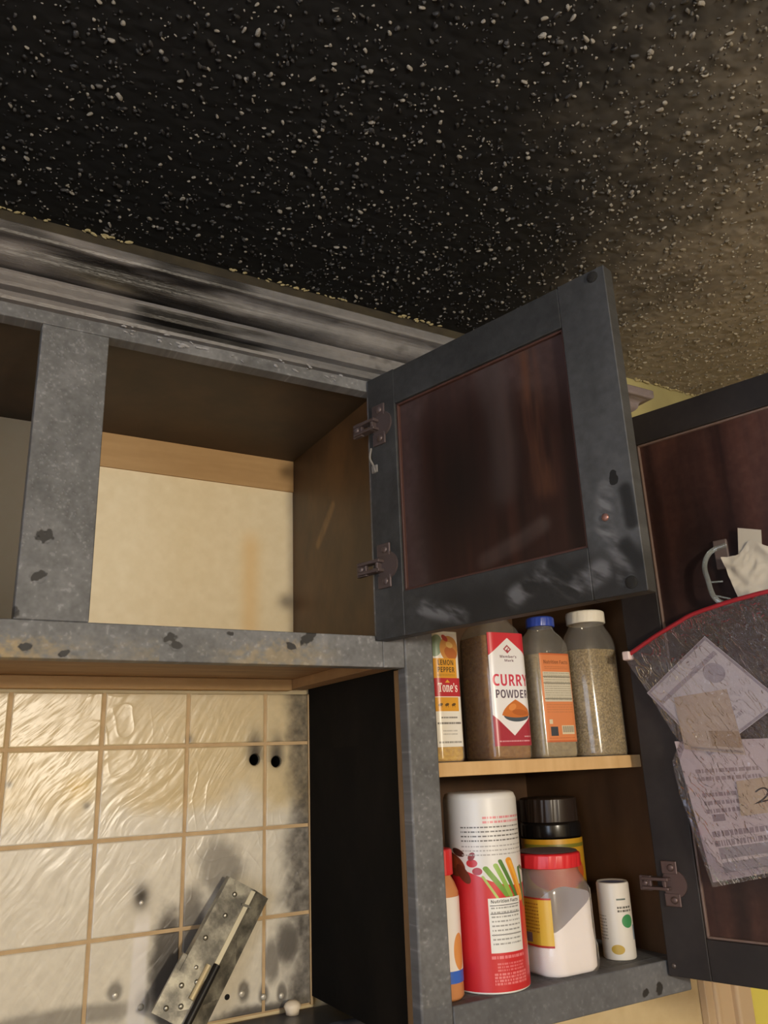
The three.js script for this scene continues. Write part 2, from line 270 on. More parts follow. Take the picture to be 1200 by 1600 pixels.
  part('grout', boxUV(new THREE.ExtrudeGeometry(gs, { depth: 0.0055, bevelEnabled: false }).translate(0, 0, W - 0.007)), mat({ map: boardTex([176, 148, 110], [202, 174, 134], 131, 40, 40), roughness: 0.9 }), wallBack);
  part('caulk_strip', bx(right - 0.0015, right + 0.002, GY - 3 * P, top, W - 0.006, W + 0.003, 0.001), mat({ color: rgb(176, 150, 112), roughness: 0.7 }), wallBack);
  { const p = pix(355, 1558, 2, W + 0.001); part('anchor_hole', disc(p.x, p.y, W - 0.0012, 0.0055, 0.0022), mat({ color: rgb(14, 13, 12), roughness: 0.9 }), wallBack); }
  const sm = mat({ color: rgb(196, 190, 178), metalness: 0.3, roughness: 0.35 });
  for (const [u, v, r] of [[221, 1411, 0.0032], [378, 1553, 0.0042], [412, 1558, 0.004], [440, 1556, 0.0038], [180, 1556, 0.004], [220, 1574, 0.004]]) { const p = pix(u, v, 2, W + 0.001); part('wall_anchor', disc(p.x, p.y, W - 0.0005, r, 0.0028), sm, wallBack); }
}

// ---------------------------------------------------------------- cabinets
// soot finish for the face frames, painted in face coordinates (x, y) with the chips and bare spots the photograph shows
const FX0 = -0.95, FX1 = 0.25, FY0 = -0.33, FY1 = 0.55;
const marks = [[70, 836, 13, 8, 0.3], [60, 900, 11, 5, 0.5], [16, 955, 8, 10, 1.2], [265, 996, 11, 6, 0.3], [275, 1008, 9, 5, 0], [482, 996, 16, 7, 0.8], [455, 1010, 9, 5, -0.4], [360, 990, 6, 4, 0], [1030, 1545, 9, 7, 1], [1008, 1552, 9, 5, 0.4], [640, 1330, 5, 3, 0.4], [100, 1020, 7, 4, 0.2], [40, 1010, 8, 5, 0.4]]
  .map(([u, v, a, b, t]) => { const p = pix(u, v, 2, 0), k = 1 / 1230; return [p.x, p.y, a * k, b * k, t]; });
const faceMap = tex(1640, 1202, (u, v) => {
  const x = FX0 + u * (FX1 - FX0), y = FY0 + v * (FY1 - FY0); let c = sootColour(x, y, 141);
  const n = fbm(x * 11, y * 11, 143, 4), f = fbm(x * 300, y * 300, 147, 2);
  if (x < -0.5 && x > -0.62 && y > 0.19) { const b = spots(x, y, 260, 149, fbm(x * 30, y * 30, 151, 2) * 0.62); c = mix(c, [142, 142, 143], 0.42 * b); }        // pale blister specks on the mullion
  if (y < 0.12 && y > 0.07 && x < S0) { const w = clamp(fbm(x * 6, 3, 153, 3) * 2.2 - 0.85 + (x < -0.46 ? 0.45 : 0)) * sst(0.108, 0.090, y + (n - 0.5) * 0.04 + (f - 0.5) * 0.02); c = mix(c, [168, 142, 94], w * 0.85 * clamp(fbm(x * 120, y * 200, 155, 3) * 2.6 - 0.6)); }   // film worn through to wood on the lower edge
  if (y < -0.27) c = mix(c, [84, 86, 92], 0.4);
  for (const [mx, my, a, b, t] of marks) { const dx = x - mx, dy = y - my, p = (dx * Math.cos(t) + dy * Math.sin(t)) / a, q = (-dx * Math.sin(t) + dy * Math.cos(t)) / b, d = Math.sqrt(p * p + q * q) + (fbm(x * 220, y * 220, 157, 2) - 0.5) * 0.9; if (d < 1) c = mix(c, [44, 43, 43], sst(1, 0.75, d)); }
  return c;
});
faceMap.wrapS = faceMap.wrapT = THREE.ClampToEdgeWrapping;
const faceBump = grey(1024, 752, (u, v) => {
  const x = FX0 + u * (FX1 - FX0), y = FY0 + v * (FY1 - FY0); let h = 0.45 + 0.25 * (fbm(x * 120, y * 120, 161, 3) - 0.5);
  if (x < -0.5 && y > 0.19) h += 0.5 * spots(x, y, 260, 149, fbm(x * 30, y * 30, 151, 2) * 0.62); if (y > 0.43 && y < 0.455 && x > -0.5) h += 0.5 * fbm(x * 90, y * 160, 165, 3);
  for (const [mx, my, a] of marks) if (Math.hypot(x - mx, y - my) < a * 0.8) h -= 0.3; return h;
});
M.face = mat({ map: faceMap, bumpMap: faceBump, bumpScale: 0.0012, roughness: 0.55, specularIntensity: 0.7 });
const faceBox = (x0, x1, y0, y1, z0 = -0.019, z1 = 0, r = 0.0014) => planeUV(bx(x0, x1, y0, y1, z0, z1, r, 3), FX0, FX1, FY0, FY1);
const T = 0.018, CB = -0.277;
const XL = -0.945, OPB = 0.1199, RB = 0.0836, OPT = 0.434, TOPY = 0.512;

// cupboard over the stove
const cupboard = thing('wall_cabinet', 'sooty double wall cabinet over the tiled splashback, one door swung open', 'cabinet', [(XL + S0) / 2, RB, W]);
part('stile', faceBox(XL, -0.892, RB, TOPY), M.face, cupboard);
part('mullion', faceBox(-0.5978, -0.5297, OPB, OPT, -0.019, 0, 0.0014), M.face, cupboard, 'blistered sooty centre mullion with two dark gouges');
part('stile', faceBox(-0.2, S0 - 0.0004, RB, TOPY), M.face, cupboard);
part('rail', faceBox(-0.892, -0.2, RB, OPB, -0.019, 0.0002, 0.0014), M.face, cupboard, 'sooty lower rail worn through to wood in places');
part('rail', faceBox(-0.892, -0.2, OPT, TOPY, -0.019, 0.0002, 0.0014), M.face, cupboard);
part('side_panel', bx(XL + 0.002, XL + 0.02, RB, TOPY, W, -0.019, 0), M.sidePanel, cupboard);
{ // right inner side, smoked brown with a pale wipe
  const a = pix(520, 790, 0, -0.194), b = pix(497, 850, 0, -0.194);
  const t = tex(700, 900, (u, v) => { const z = W + u * 0.29, y = 0.09 + v * 0.42, n = fbm(z * 16, y * 10, 171, 4), f = fbm(z * 130, y * 70, 173, 3);
    let c = mix([62, 42, 23], [104, 71, 39], clamp(n * 1.5 - 0.3 + (f - 0.5) * 0.3));
    const dz = b.z - a.z, dy = b.y - a.y, L = dz * dz + dy * dy, q = clamp(((z - a.z) * dz + (y - a.y) * dy) / L), d = Math.hypot(z - a.z - q * dz, y - a.y - q * dy); return mix(c, [140, 104, 62], 0.6 * sst(0.011, 0.003, d + (n - 0.5) * 0.012) * (0.5 + f)); });
  part('side_panel', planeUV(bx(-0.194, -0.1725, 0.098, TOPY, W, -0.019, 0), W, W + 0.29, 0.09, 0.51, 2, 1), mat({ map: t, roughness: 0.45 }), cupboard);
}
{ // back panel: cream board, greyer in the left half, with a tan streak
  const x0 = XL, x1 = -0.19, y0 = 0.09, y1 = 0.45;
  const t = tex(1400, 700, (u, v) => { const x = x0 + u * (x1 - x0), y = y0 + v * (y1 - y0), n = fbm(x * 10, y * 10, 181, 4), f = fbm(x * 90, y * 90, 183, 3);
    let c = mix([222, 204, 166], [232, 216, 182], f);
    
    const sw = Math.exp(-(((x + 0.262) / 0.014) ** 2)) * sst(0.33, 0.29, y + (n - 0.5) * 0.05); c = mix(c, [222, 180, 116], sw * 0.55);
    if (x < -0.562) c = mix(c, [150, 138, 116], 0.7); return c; });
  t.wrapS = t.wrapT = THREE.ClampToEdgeWrapping;
  part('back_panel', planeUV(bx(XL + 0.02, -0.194, RB + 0.012, 0.438, W, CB, 0), x0, x1, y0, y1), mat({ map: t, roughness: 0.42 }), cupboard, 'cream back board with a tan streak, greyer in the left half');
}
part('top_panel', bx(XL + 0.02, -0.194, 0.437, 0.455, W, -0.019, 0), M.smokedTop, cupboard);
part('hanging_rail', bx(-0.562, -0.194, 0.386, 0.437, CB, CB + 0.004, 0.0008), mat({ map: boardTex([158, 122, 76], [182, 146, 98], 29), roughness: 0.5 }), cupboard, 'brown hanging rail across the top of the back');
part('bottom_panel', bx(XL + 0.02, -0.194, 0.098, 0.114, W, -0.019, 0), M.tanUnder, cupboard);
part('nailing_strip', bx(XL + 0.02, -0.2, 0.0825, 0.098, W, -0.268, 0.001), mat({ map: boardTex([176, 138, 90], [206, 168, 116], 27), roughness: 0.6 }), cupboard);
part('corner_cleat', bx(-0.2, -0.1722, 0.0845, 0.098, W, -0.019, 0.001), M.tanUnder, cupboard);

// a cup hinge in the door's own coordinates (x along the door, z out of its inside face)
function hinge(y, door, m) {
  part('hinge', merge([
    new THREE.CylinderGeometry(0.0165, 0.0165, 0.003, 28).rotateX(Math.PI / 2).translate(0.024, y, 0.001),
    bx(0.009, 0.03, y + 0.011, y + 0.027, 0, 0.003, 0.0014), bx(0.009, 0.03, y - 0.027, y - 0.011, 0, 0.003, 0.0014),
    disc(0.022, y + 0.019, 0.003, 0.0045, 0.0025), disc(0.022, y - 0.019, 0.003, 0.0045, 0.0025),
    bx(-0.016, 0.02, y - 0.0075, y - 0.0035, 0.001, 0.012, 0.001), bx(-0.016, 0.02, y + 0.0035, y + 0.0075, 0.001, 0.012, 0.001),
    bx(-0.02, -0.004, y - 0.009, y + 0.009, 0.004, 0.009, 0.001), disc(-0.012, y, 0.009, 0.004, 0.003), bx(0.012, 0.016, y - 0.008, y + 0.008, 0.002, 0.010, 0.001)]), m, door);
}
// an open door seen from inside: stiles, rails, recessed panel with a bead
function openDoor(parent, hx, theta, w, y0, y1, fr, m, panelM, beadM, thick = 0.017) {
  const g = new THREE.Group(); g.name = 'door'; const b = BASE.get(parent); g.position.set(hx - b.x, -b.y, 0.004 - b.z); g.rotation.y = -theta; parent.add(g); BASE.set(g, V(0, 0, 0));
  const UV = (q) => planeUV(q, 0, w, y0, y1), rough = (q, top) => { const p = q.attributes.position; for (let i = 0; i < p.count; i++) if (p.getY(i) > y1 - 0.004) p.setY(i, p.getY(i) - top * 0.003 * fbm(p.getX(i) * 60, 1, 191, 3)); return q; };
  const [fl, fR, fb, ft] = fr;
  part('stile', UV(bx(0, fl, y0, y1, -thick, 0, 0.0012, 2)), m, g); part('stile', UV(bx(w - fR, w, y0, y1, -thick, 0, 0.0012, 2)), m, g);
  part('rail', UV(bx(fl, w - fR, y0, y0 + fb, -thick, -0.0001, 0.0012, 2)), m, g); part('rail', UV(rough(bx(fl, w - fR, y1 - ft, y1, -thick, -0.0001, 0.0012, 2), 1)), m, g);
  part('panel', UV(bx(fl - 0.004, w - fR + 0.004, y0 + fb - 0.004, y1 - ft + 0.004, -thick + 0.004, -0.007, 0)), panelM, g);
  part('bead', UV(merge([bx(fl, fl + 0.003, y0 + fb, y1 - ft, -0.008, -0.003, 0.001), bx(w - fR - 0.003, w - fR, y0 + fb, y1 - ft, -0.008, -0.003, 0.001), bx(fl, w - fR, y0 + fb, y0 + fb + 0.003, -0.008, -0.003, 0.001), bx(fl, w - fR, y1 - ft - 0.003, y1 - ft, -0.008, -0.003, 0.001)])), beadM, g);
  return g;
}
{ // door of the cupboard
  const w = 0.3407, y0 = 0.1134, y1 = 0.4469, th = 1.2944;
  const curve = (x, y, pts, r) => { let d = 9; for (let i = 1; i < pts.length; i++) { const [ax, ay] = pts[i - 1], [bx_, by] = pts[i], L = (bx_ - ax) ** 2 + (by - ay) ** 2, q = clamp(((x - ax) * (bx_ - ax) + (y - ay) * (by - ay)) / L); d = Math.min(d, Math.hypot(x - ax - q * (bx_ - ax), y - ay - q * (by - ay))); } return sst(r, r * 0.25, d); };
  const fm = tex(1200, 1180, (u, v) => { const x = u * w, y = y0 + v * (y1 - y0), n = fbm(x * 12, y * 12, 201, 4), f = fbm(x * 150, y * 150, 203, 3), s = fbm(x * 50 + y * 30, y * 60, 207, 3);
    let c = mix([40, 41, 42], [66, 67, 69], clamp(n * 1.4 - 0.2)); if (x > 0.286) c = mix(c, [86, 87, 90], 0.55 * clamp(fbm(x * 30, y * 8, 209, 3) * 1.8 - 0.3)); c = c.map((q) => q + (f - 0.5) * 18);
    const low = sst(0.178, 0.14, y + (n - 0.5) * 0.05); c = mix(c, [26, 25, 25], low * 0.8 * sst(0.05, 0.13, x + (n - 0.5) * 0.1));                       // glossy black where the film ran
    const sm = Math.max(curve(x, y, [[0.20, 0.132], [0.235, 0.150], [0.268, 0.128], [0.298, 0.14]], 0.017), curve(x, y, [[0.312, 0.215], [0.306, 0.18], [0.318, 0.15], [0.322, 0.13]], 0.013), curve(x, y, [[0.075, 0.14], [0.13, 0.122]], 0.014));
    c = mix(c, [118, 118, 122], sm * 0.75 * clamp(fbm(x * 90 + y * 130, y * 40 - x * 30, 219, 3) * 2.6 - 0.75));
    const bl = Math.max(curve(x, y, [[0.332, 0.21], [0.334, 0.178]], 0.010), curve(x, y, [[0.325, 0.158], [0.335, 0.14]], 0.011), curve(x, y, [[0.244, 0.155], [0.262, 0.14]], 0.009)); c = mix(c, [20, 20, 21], bl * 0.85);
    const g1 = Math.hypot((x - 0.3215) / 0.0045, (y - 0.225) / 0.008) + (f - 0.5) * 0.8; if (g1 < 1) c = [18, 17, 17];
    return c; });
  const pm = tex(1024, 1024, (u, v) => { const x = u * w, y = y0 + v * (y1 - y0), g = fbm(x * 70, y * 5, 211, 4), n = fbm(x * 9, y * 6, 213, 4), f = fbm(x * 120, y * 120, 215, 3);
    let c = mix([27, 15, 13], [60, 33, 26], clamp(g * 1.5 - 0.3)); c = mix(c, [78, 63, 63], 0.85 * clamp(sst(0.33, 0.40, y + (n - 0.5) * 0.12) + sst(0.09, 0.055, x + (n - 0.5) * 0.06)) * (0.6 + 0.5 * f));
    const st = curve(x, y, [[0.185, 0.4], [0.195, 0.3], [0.19, 0.25]], 0.03); c = mix(c, [74, 70, 70], st * 0.55 * clamp(n * 1.8 - 0.3));
    const og = curve(x, y, [[0.232, 0.385], [0.236, 0.32], [0.245, 0.24]], 0.022); c = mix(c, [98, 62, 42], og * 0.6 * clamp(fbm(x * 120, y * 14, 217, 3) * 2.4 - 0.6));
    const bk = Math.exp(-(((x - 0.135) / 0.045) ** 2) - ((y - 0.27) / 0.08) ** 2); c = mix(c, [20, 14, 13], bk * 0.75);
    const lo = curve(x, y, [[0.16, 0.178], [0.21, 0.19], [0.235, 0.2]], 0.014); c = mix(c, [96, 92, 92], lo * 0.6 * clamp(n * 2 - 0.4)); return c; });
  const m = mat({ map: fm, roughness: 0.55, bumpMap: sootBump, bumpScale: 0.0002 }), panelM = mat({ map: pm, roughness: 0.4 });
  const d = openDoor(cupboard, -0.2109, th, w, y0, y1, [0.046, 0.0545, 0.051, 0.0475], m, panelM, mat({ color: rgb(72, 46, 40), roughness: 0.5 }));
  d.userData.label = 'open sooty door with dark red inset panel';
  const hm = mat({ color: rgb(96, 84, 84), metalness: 0.5, roughness: 0.45 }); hinge(0.379, d, hm); hinge(0.199, d, hm);
  part('bumper', disc(0.3275, 0.4385, 0, 0.006, 0.003), M.sootBlack, d); part('bumper', disc(0.326, 0.1235, 0, 0.006, 0.003), M.sootBlack, d);
  part('knob_screw', disc(0.3085, 0.1885, 0, 0.0038, 0.0024), mat({ color: rgb(150, 112, 104), metalness: 0.6, roughness: 0.35 }), d);
  part('paint_curl', merge([tube([V(0.004, 0.352, 0.001), V(0.0045, 0.338, 0.004), V(0.008, 0.328, 0.002), V(0.012, 0.318, 0.003)], 0.0016, 12, 5), bx(0.005, 0.015, 0.318, 0.328, 0.001, 0.003, 0.001)]), mat({ color: rgb(124, 120, 116), roughness: 0.6 }), d);
}

// spice cabinet
const spice = thing('wall_cabinet', 'tall dark wall cabinet with a shelf of spice bottles', 'cabinet', [(S0 + XE) / 2, -0.3127, W]);
part('stile', faceBox(S0, S1, -0.3127, TOPY, -0.019, 0.0004, 0.003), M.face, spice, 'grey sooty front stile');
part('stile', bx(0.2165, XE, -0.2735, TOPY, -0.019, 0, 0.002), M.cherryDark, spice);
part('rail', faceBox(S1, XE, -0.3127, -0.2735, -0.019, 0.0002, 0.002), M.face, spice, 'grey sooty bottom rail');
part('rail', faceBox(S1, 0.2165, 0.42, TOPY), M.face, spice);
part('side_panel', bx(-0.1676, -0.1516, -0.3127, TOPY, W, -0.03, 0.001), M.sidePanel, spice, 'scorched black brown side panel');
part('edge_strip', bx(-0.1695, -0.1516, -0.3127, RB, -0.03, -0.0192, 0.0008), mat({ map: boardTex([104, 76, 48], [148, 116, 76], 28, 60, 6), roughness: 0.6 }), spice, 'bare tan edge of the stile');
part('side_panel', bx(0.2185, XE - 0.002, -0.3127, TOPY, W, -0.019, 0), M.brownPanel, spice);
part('back_panel', bx(-0.1516, 0.2185, -0.2915, 0.42, W, CB, 0), M.brownPanel, spice);
part('bottom_panel', planeUV(bx(-0.1516, 0.2185, -0.2915, -0.2737, CB, -0.019, 0), FX0, FX1, FY0, FY1, 0, 2), M.soot, spice);
part('top_panel', bx(-0.1516, 0.2185, 0.437, 0.455, W, -0.019, 0), M.smokedTop, spice);
const SH = -0.0245;
part('shelf', bx(-0.1514, 0.2183, SH - 0.0165, SH, CB, -0.022, 0.001), M.barePly, spice, 'bare pale wooden shelf');
{ // its door
  const w = 0.385, y0 = -0.2900, y1 = 0.4547, th = 1.2679;
  const fm = tex(512, 1024, (u, v) => { const x = u * w, y = y0 + v * (y1 - y0), n = fbm(x * 12, y * 12, 221, 4), f = fbm(x * 120, y * 120, 223, 3); return mix([28, 24, 24], [48, 43, 42], clamp(n * 1.3 - 0.15 + (f - 0.5) * 0.5)); });
  const pm = tex(768, 1200, (u, v) => { const x = u * w, y = y0 + v * (y1 - y0), g = fbm(x * 60, y * 5, 231, 4), n = fbm(x * 8, y * 6, 233, 4), f = fbm(x * 150, y * 150, 235, 3);
    let c = mix([40, 23, 20], [80, 50, 42], clamp(g * 1.4 - 0.25)); c = mix(c, [92, 66, 62], 0.6 * clamp(n * 2.2 - 1.1)); c = mix(c, [26, 17, 16], 0.7 * clamp(1.2 - n * 2.6)); return c.map((q) => q + (f - 0.5) * 14); });
  const d = openDoor(spice, 0.192, th, w, y0, y1, [0.054, 0.055, 0.0465, 0.046], mat({ map: fm, roughness: 0.5 }), mat({ map: pm, roughness: 0.42 }), mat({ color: rgb(112, 92, 84), roughness: 0.5 }));
  d.userData.label = 'open dark red door with hanging plastic bag';
  const hm = mat({ color: rgb(104, 88, 86), metalness: 0.6, roughness: 0.4 }); hinge(-0.183, d, hm); hinge(0.35, d, hm);
  part('screw', disc(0.008, -0.278, 0, 0.003, 0.002), M.dullSteel, d);
}
// crown moulding over both cabinets with a return at the right end
{
  const cx = (XL + XE) / 2, o = thing('crown_moulding', 'charred stepped crown moulding along the top of both cabinets', 'moulding', [cx, 0.449, 0]);
  const prof = [[0, 0.449], [0.007, 0.4495], [0.0085, 0.453], [0.0085, 0.4575], [0.002, 0.4592], [0.002, 0.4618], [0.0105, 0.4635], [0.0125, 0.467], [0.0125, 0.4735], [0.0145, 0.4765], [0.0145, 0.4795], [0.008, 0.4802], [0.008, 0.4812]];
  for (let i = 0; i <= 8; i++) { const t = i / 8 * Math.PI / 2; prof.push([0.0195 + 0.0135 * Math.sin(t), 0.4915 - 0.0105 * Math.cos(t)]); }      // convex belly
  for (let i = 0; i <= 8; i++) { const t = i / 8 * Math.PI / 2; prof.push([0.0460 - 0.0125 * Math.cos(t), 0.4925 + 0.0062 * Math.sin(t)]); }      // hollow under the fillet
  prof.push([0.0478, 0.4987], [0.0495, 0.4995], [0.0505, 0.502], [0.0505, 0.5115], [0.049, 0.513], [0, 0.513]);
  let L = 0; const arc = prof.map((p, i) => { if (i) L += Math.hypot(p[0] - prof[i - 1][0], p[1] - prof[i - 1][1]); return L; });
  const pos = [], uv = [], idx = [], n = prof.length, X1 = XE - 0.014, XS = XL - 0.02, cols = 60;
  const at = (p, k) => k <= cols ? [XS + (X1 + p[0] - XS) * k / cols, p[1], p[0]] : [X1 + p[0], p[1], p[0] + (W - p[0]) * (k - cols - 1)];
  for (let s = 0; s < n - 1; s++) for (let k = 0; k < cols + 2; k++) { if (k === cols) continue; const b = pos.length / 3, a = [at(prof[s], k), at(prof[s], k + 1), at(prof[s + 1], k), at(prof[s + 1], k + 1)];
    a.forEach((q, j) => { const wob = 0.0006 * (fbm(q[0] * 30, s * 3 + (j > 1 ? 3 : 0), 241, 2) - 0.5) * (k < cols ? 1 : 0); pos.push(q[0], q[1] + wob, q[2]); uv.push((q[0] - XS + (k > cols ? -q[2] : 0)) / 1.3, arc[s + (j > 1 ? 1 : 0)] / L); }); idx.push(b, b + 1, b + 2, b + 1, b + 3, b + 2); }
  const g = new THREE.BufferGeometry(); g.setAttribute('position', new THREE.Float32BufferAttribute(pos, 3)); g.setAttribute('uv', new THREE.Float32BufferAttribute(uv, 2)); g.setIndex(idx); g.computeVertexNormals();
  const t = tex(2048, 160, (u, v) => { const x = XS + u * 1.3, a = v * L, n1 = fbm(x * 9, a * 30, 251, 4), f = fbm(x * 120, a * 160, 253, 3), st = fbm(x * 11, a * 55, 257, 3);
    let c = mix([84, 84, 86], [122, 120, 119], clamp(n1 * 1.5 - 0.25)); c = c.map((q) => q + (f - 0.5) * 16);
    c = mix(c, [116, 108, 102], 0.45 * sst(-0.45, -0.62, x + (n1 - 0.5) * 0.2));                                             // browner where less soot lies
    const burn = clamp(1.3 - Math.abs(x + 0.50) / 0.19) * clamp(st * 3.2 - 1.0) * sst(0.3, 0.36, v) ; c = mix(c, [26, 25, 25], burn);      // burnt streaks
    const low = sst(-0.52, -0.49, x) * sst(-0.33, -0.38, x) * (v < 0.27 && v > 0.06 ? 1 : 0) * clamp(st * 3 - 0.9); c = mix(c, [22, 21, 21], low);
    const yl = Math.exp(-(((x + 0.545) / 0.035) ** 2) - ((v - 0.43) / 0.05) ** 2) * clamp(n1 * 2.4 - 0.6); c = mix(c, [176, 160, 110], yl * 0.8);
    const pk = clamp(fbm(x * 40, a * 60, 259, 3) * 4 - 2.65) * sst(-0.42, -0.3, x); c = mix(c, [50, 49, 49], pk * 0.8);
    if (x > XE - 0.03) c = mix(c, [138, 122, 126], 0.6); return c; });
  t.wrapS = t.wrapT = THREE.ClampToEdgeWrapping;
  part('moulding', g, mat({ map: t, roughness: 0.42, bumpMap: sootBump, bumpScale: 0.0004, side: THREE.DoubleSide, specularIntensity: 0.9 }), o);
  // flakes of lifted varnish on the lower edge
  const fl = []; for (let i = 0; i < 46; i++) { const x = -0.52 + 0.34 * Math.pow(rnd(), 1.3), q = new THREE.IcosahedronGeometry(rr(0.0012, 0.0028), 0); q.scale(rr(1.4, 3.2), rr(0.4, 0.8), rr(0.5, 0.9)); q.rotateZ(rr(-0.7, 0.2)); q.translate(x, 0.4475 - rr(-0.008, 0.009), 0.0018 + (rnd() < 0.4 ? 0.004 : 0)); fl.push(q); }
  const m = part('varnish_flakes', merge(fl), mat({ color: rgb(150, 150, 152), roughness: 0.25 }), o); m.userData.kind = 'stuff';
}

// ---------------------------------------------------------------- stove under the splashback (its backguard just enters the frame)
{
  const o = thing('kitchen_range', 'dark sooty stove backguard under the tiled splashback', 'stove', [-0.55, FLOOR, -0.1]);
  const dk = mat({ map: tex(256, 256, (u, v) => { const n = fbm(u * 8, v * 8, 261, 4); return mix([34, 35, 40], [66, 68, 76], n); }), roughness: 0.35 });
  part('backguard', bx(-0.95, -0.06, -0.75, -0.325, W + 0.002, -0.2, 0.006, 3), dk, o); part('body', bx(-0.95, -0.06, FLOOR, -0.75, W + 0.002, 0.36, 0.006), dk, o); part('oven_door', bx(-0.93, -0.08, FLOOR + 0.15, -0.85, 0.36, 0.385, 0.006), M.sootBlack, o);
}
{ // white plastic knob lying on it
  const p = pix(457, 1585, 1, -0.325), o = thing('plastic_knob', 'small white plastic knob lying on the stove backguard', 'knob', [p.x, -0.325, p.z]);
  part('knob', new THREE.LatheGeometry([[1e-5, 0.016], [0.005, 0.0158], [0.0095, 0.013], [0.0115, 0.009], [0.009, 0.004], [0.0085, 0], [1e-5, 0]].map((q) => new THREE.Vector2(...q)), 9).translate(p.x, -0.325, p.z), mat({ color: rgb(236, 220, 196), roughness: 0.5 }), o);
}
{ // metal bracket leaning on the tiles
  const foot = V(-0.352, -0.325, -0.215), o = thing('metal_bracket', 'bent steel bracket with screws leaning against the splashback tiles', 'bracket', foot.toArray());
  const R = pix(397, 1390, 2, -0.25), dir = pix(335, 1513, 2, -0.228).sub(R).normalize();
  const A = pix(359, 1370, 2, -0.256).sub(R), B = pix(419, 1404, 2, -0.268).sub(R);
  const prism = (c0, list, len, dirv = dir) => { const pos = [], idx = [], n = list.length; for (const k of [0, 1]) for (const q of list) { const p = c0.clone().add(q).addScaledVector(dirv, k * len); pos.push(p.x, p.y, p.z); } for (let i = 0; i < n; i++) { const j = (i + 1) % n; idx.push(i, i + n, j, j, i + n, j + n); } for (let i = 1; i < n - 1; i++) { idx.push(0, i, i + 1, n, n + i + 1, n + i); } const g = new THREE.BufferGeometry(); g.setAttribute('position', new THREE.Float32BufferAttribute(pos, 3)); g.setIndex(idx); const h = g.toNonIndexed(); h.computeVertexNormals(); return boxUV(h); };
  const z0 = V(0, 0, 0), e = V(0, 0, -0.012), u = A.clone().normalize(), w = B.clone().normalize();
  const brush = mat({ map: tex(512, 512, (a, b) => { const n = fbm(a * 10, b * 10, 271, 4), f = fbm(a * 90, b * 90, 273, 3); return mix([96, 93, 85], [176, 171, 154], clamp(n * 1.9 - 0.45 + (f - 0.5) * 0.3)); }), metalness: 0.3, roughness: 0.36 }); brush.map.repeat.set(7, 7);
  part('channel_face', prism(R, [z0, A, A.clone().add(e), V(0, 0, -0.003)], 0.118), brush, o, 'smoke stained face of the channel');
  part('channel_side', prism(R, [V(0.0004, 0, 0), V(0.0004, 0, -0.003), B.clone().add(V(0, 0, -0.003)), B], 0.185), brush, o, 'folded side of the channel');
  part('edge_strip', merge([prism(R.clone().addScaledVector(dir, 0.002), [V(-0.003, 0.0012, 0.0014), V(-0.003, 0.0012, -0.0008), V(0.0026, -0.001, -0.0008), V(0.0026, -0.001, 0.0014)], 0.018), prism(R.clone().addScaledVector(dir, 0.023), [V(-0.003, 0.0012, 0.0014), V(-0.003, 0.0012, -0.0008), V(0.0026, -0.001, -0.0008), V(0.0026, -0.001, 0.0014)], 0.072)]), mat({ color: rgb(226, 218, 190), roughness: 0.35, metalness: 0.3 }), o);
  part('clip', merge([prism(R.clone().addScaledVector(dir, 0.0205), [V(-0.006, 0.003, 0.003), V(-0.006, 0.003, -0.001), V(0.007, -0.003, -0.001), V(0.007, -0.003, 0.003)], 0.0026)]), M.steel, o);
  const low = R.clone().addScaledVector(dir, 0.1); part('base_plate', prism(low, [V(-0.004, 0.002, -0.002), A.clone().multiplyScalar(1.15).add(V(0, 0, -0.002)), A.clone().multiplyScalar(1.15).add(V(0, 0, -0.006)), V(-0.004, 0.002, -0.008)], 0.068), brush, o, 'lower plate dotted with screws');
  part('rod', tube([R.clone().addScaledVector(dir, 0.096).add(V(0.001, 0, 0.001)), R.clone().addScaledVector(dir, 0.166).add(V(0.001, 0, 0.001))], 0.0045, 4, 12), mat({ color: rgb(22, 21, 22), roughness: 0.4 }), o, 'black rod');
  part('sleeve', tube([R.clone().addScaledVector(dir, 0.098).add(V(-0.008, 0.003, 0)), R.clone().addScaledVector(dir, 0.138).add(V(-0.008, 0.003, 0))], 0.0034, 4, 10), mat({ color: rgb(206, 190, 150), roughness: 0.4, metalness: 0.3 }), o);
  for (const [k, l] of [[0.55, 0.016], [0.5, 0.043], [0.75, 0.075], [0.55, 0.108], [0.3, 0.121], [0.7, 0.131], [0.4, 0.15], [0.8, 0.158]]) { const p = R.clone().addScaledVector(A, k).addScaledVector(dir, l); part('screw', disc(p.x, p.y, p.z - 0.001 + (l > 0.1 ? -0.001 : 0.001), 0.0032, 0.0026), M.steel, o); }
}

// ---------------------------------------------------------------- labels as flat print
const F = (g, size, w = 'bold', fam = 'sans-serif') => { g.font = `${w} ${size}px ${fam}`; };
function lines(g, x, y, w, n, lh, col, th = 0.35, s0 = 1) { g.fillStyle = col; let s = s0; for (let i = 0; i < n; i++) { let cx = x; while (cx < x + w) { s = (s * 16807) % 2147483647; const l = 5 + s % 22; const e = Math.min(cx + l, x + w); g.fillRect(cx, y + i * lh, e - cx, lh * th); cx = e + 4 + s % 4; } } }
function fit(g, t, x, y, w, size, weight = 'bold', fam) { F(g, size, weight, fam); const m = g.measureText(t).width; g.save(); g.translate(x, y); g.scale(w / m, 1); g.textAlign = 'left'; g.fillText(t, 0, 0); g.restore(); }
const glass = (c = 0xffffff, r = 0.12) => mat({ color: c, transmission: 1, thickness: 0, roughness: r, ior: 1.45 });
const print = (t, o = {}) => mat({ map: t, roughness: 0.4, clearcoat: 0.3, clearcoatRoughness: 0.25, ...o });
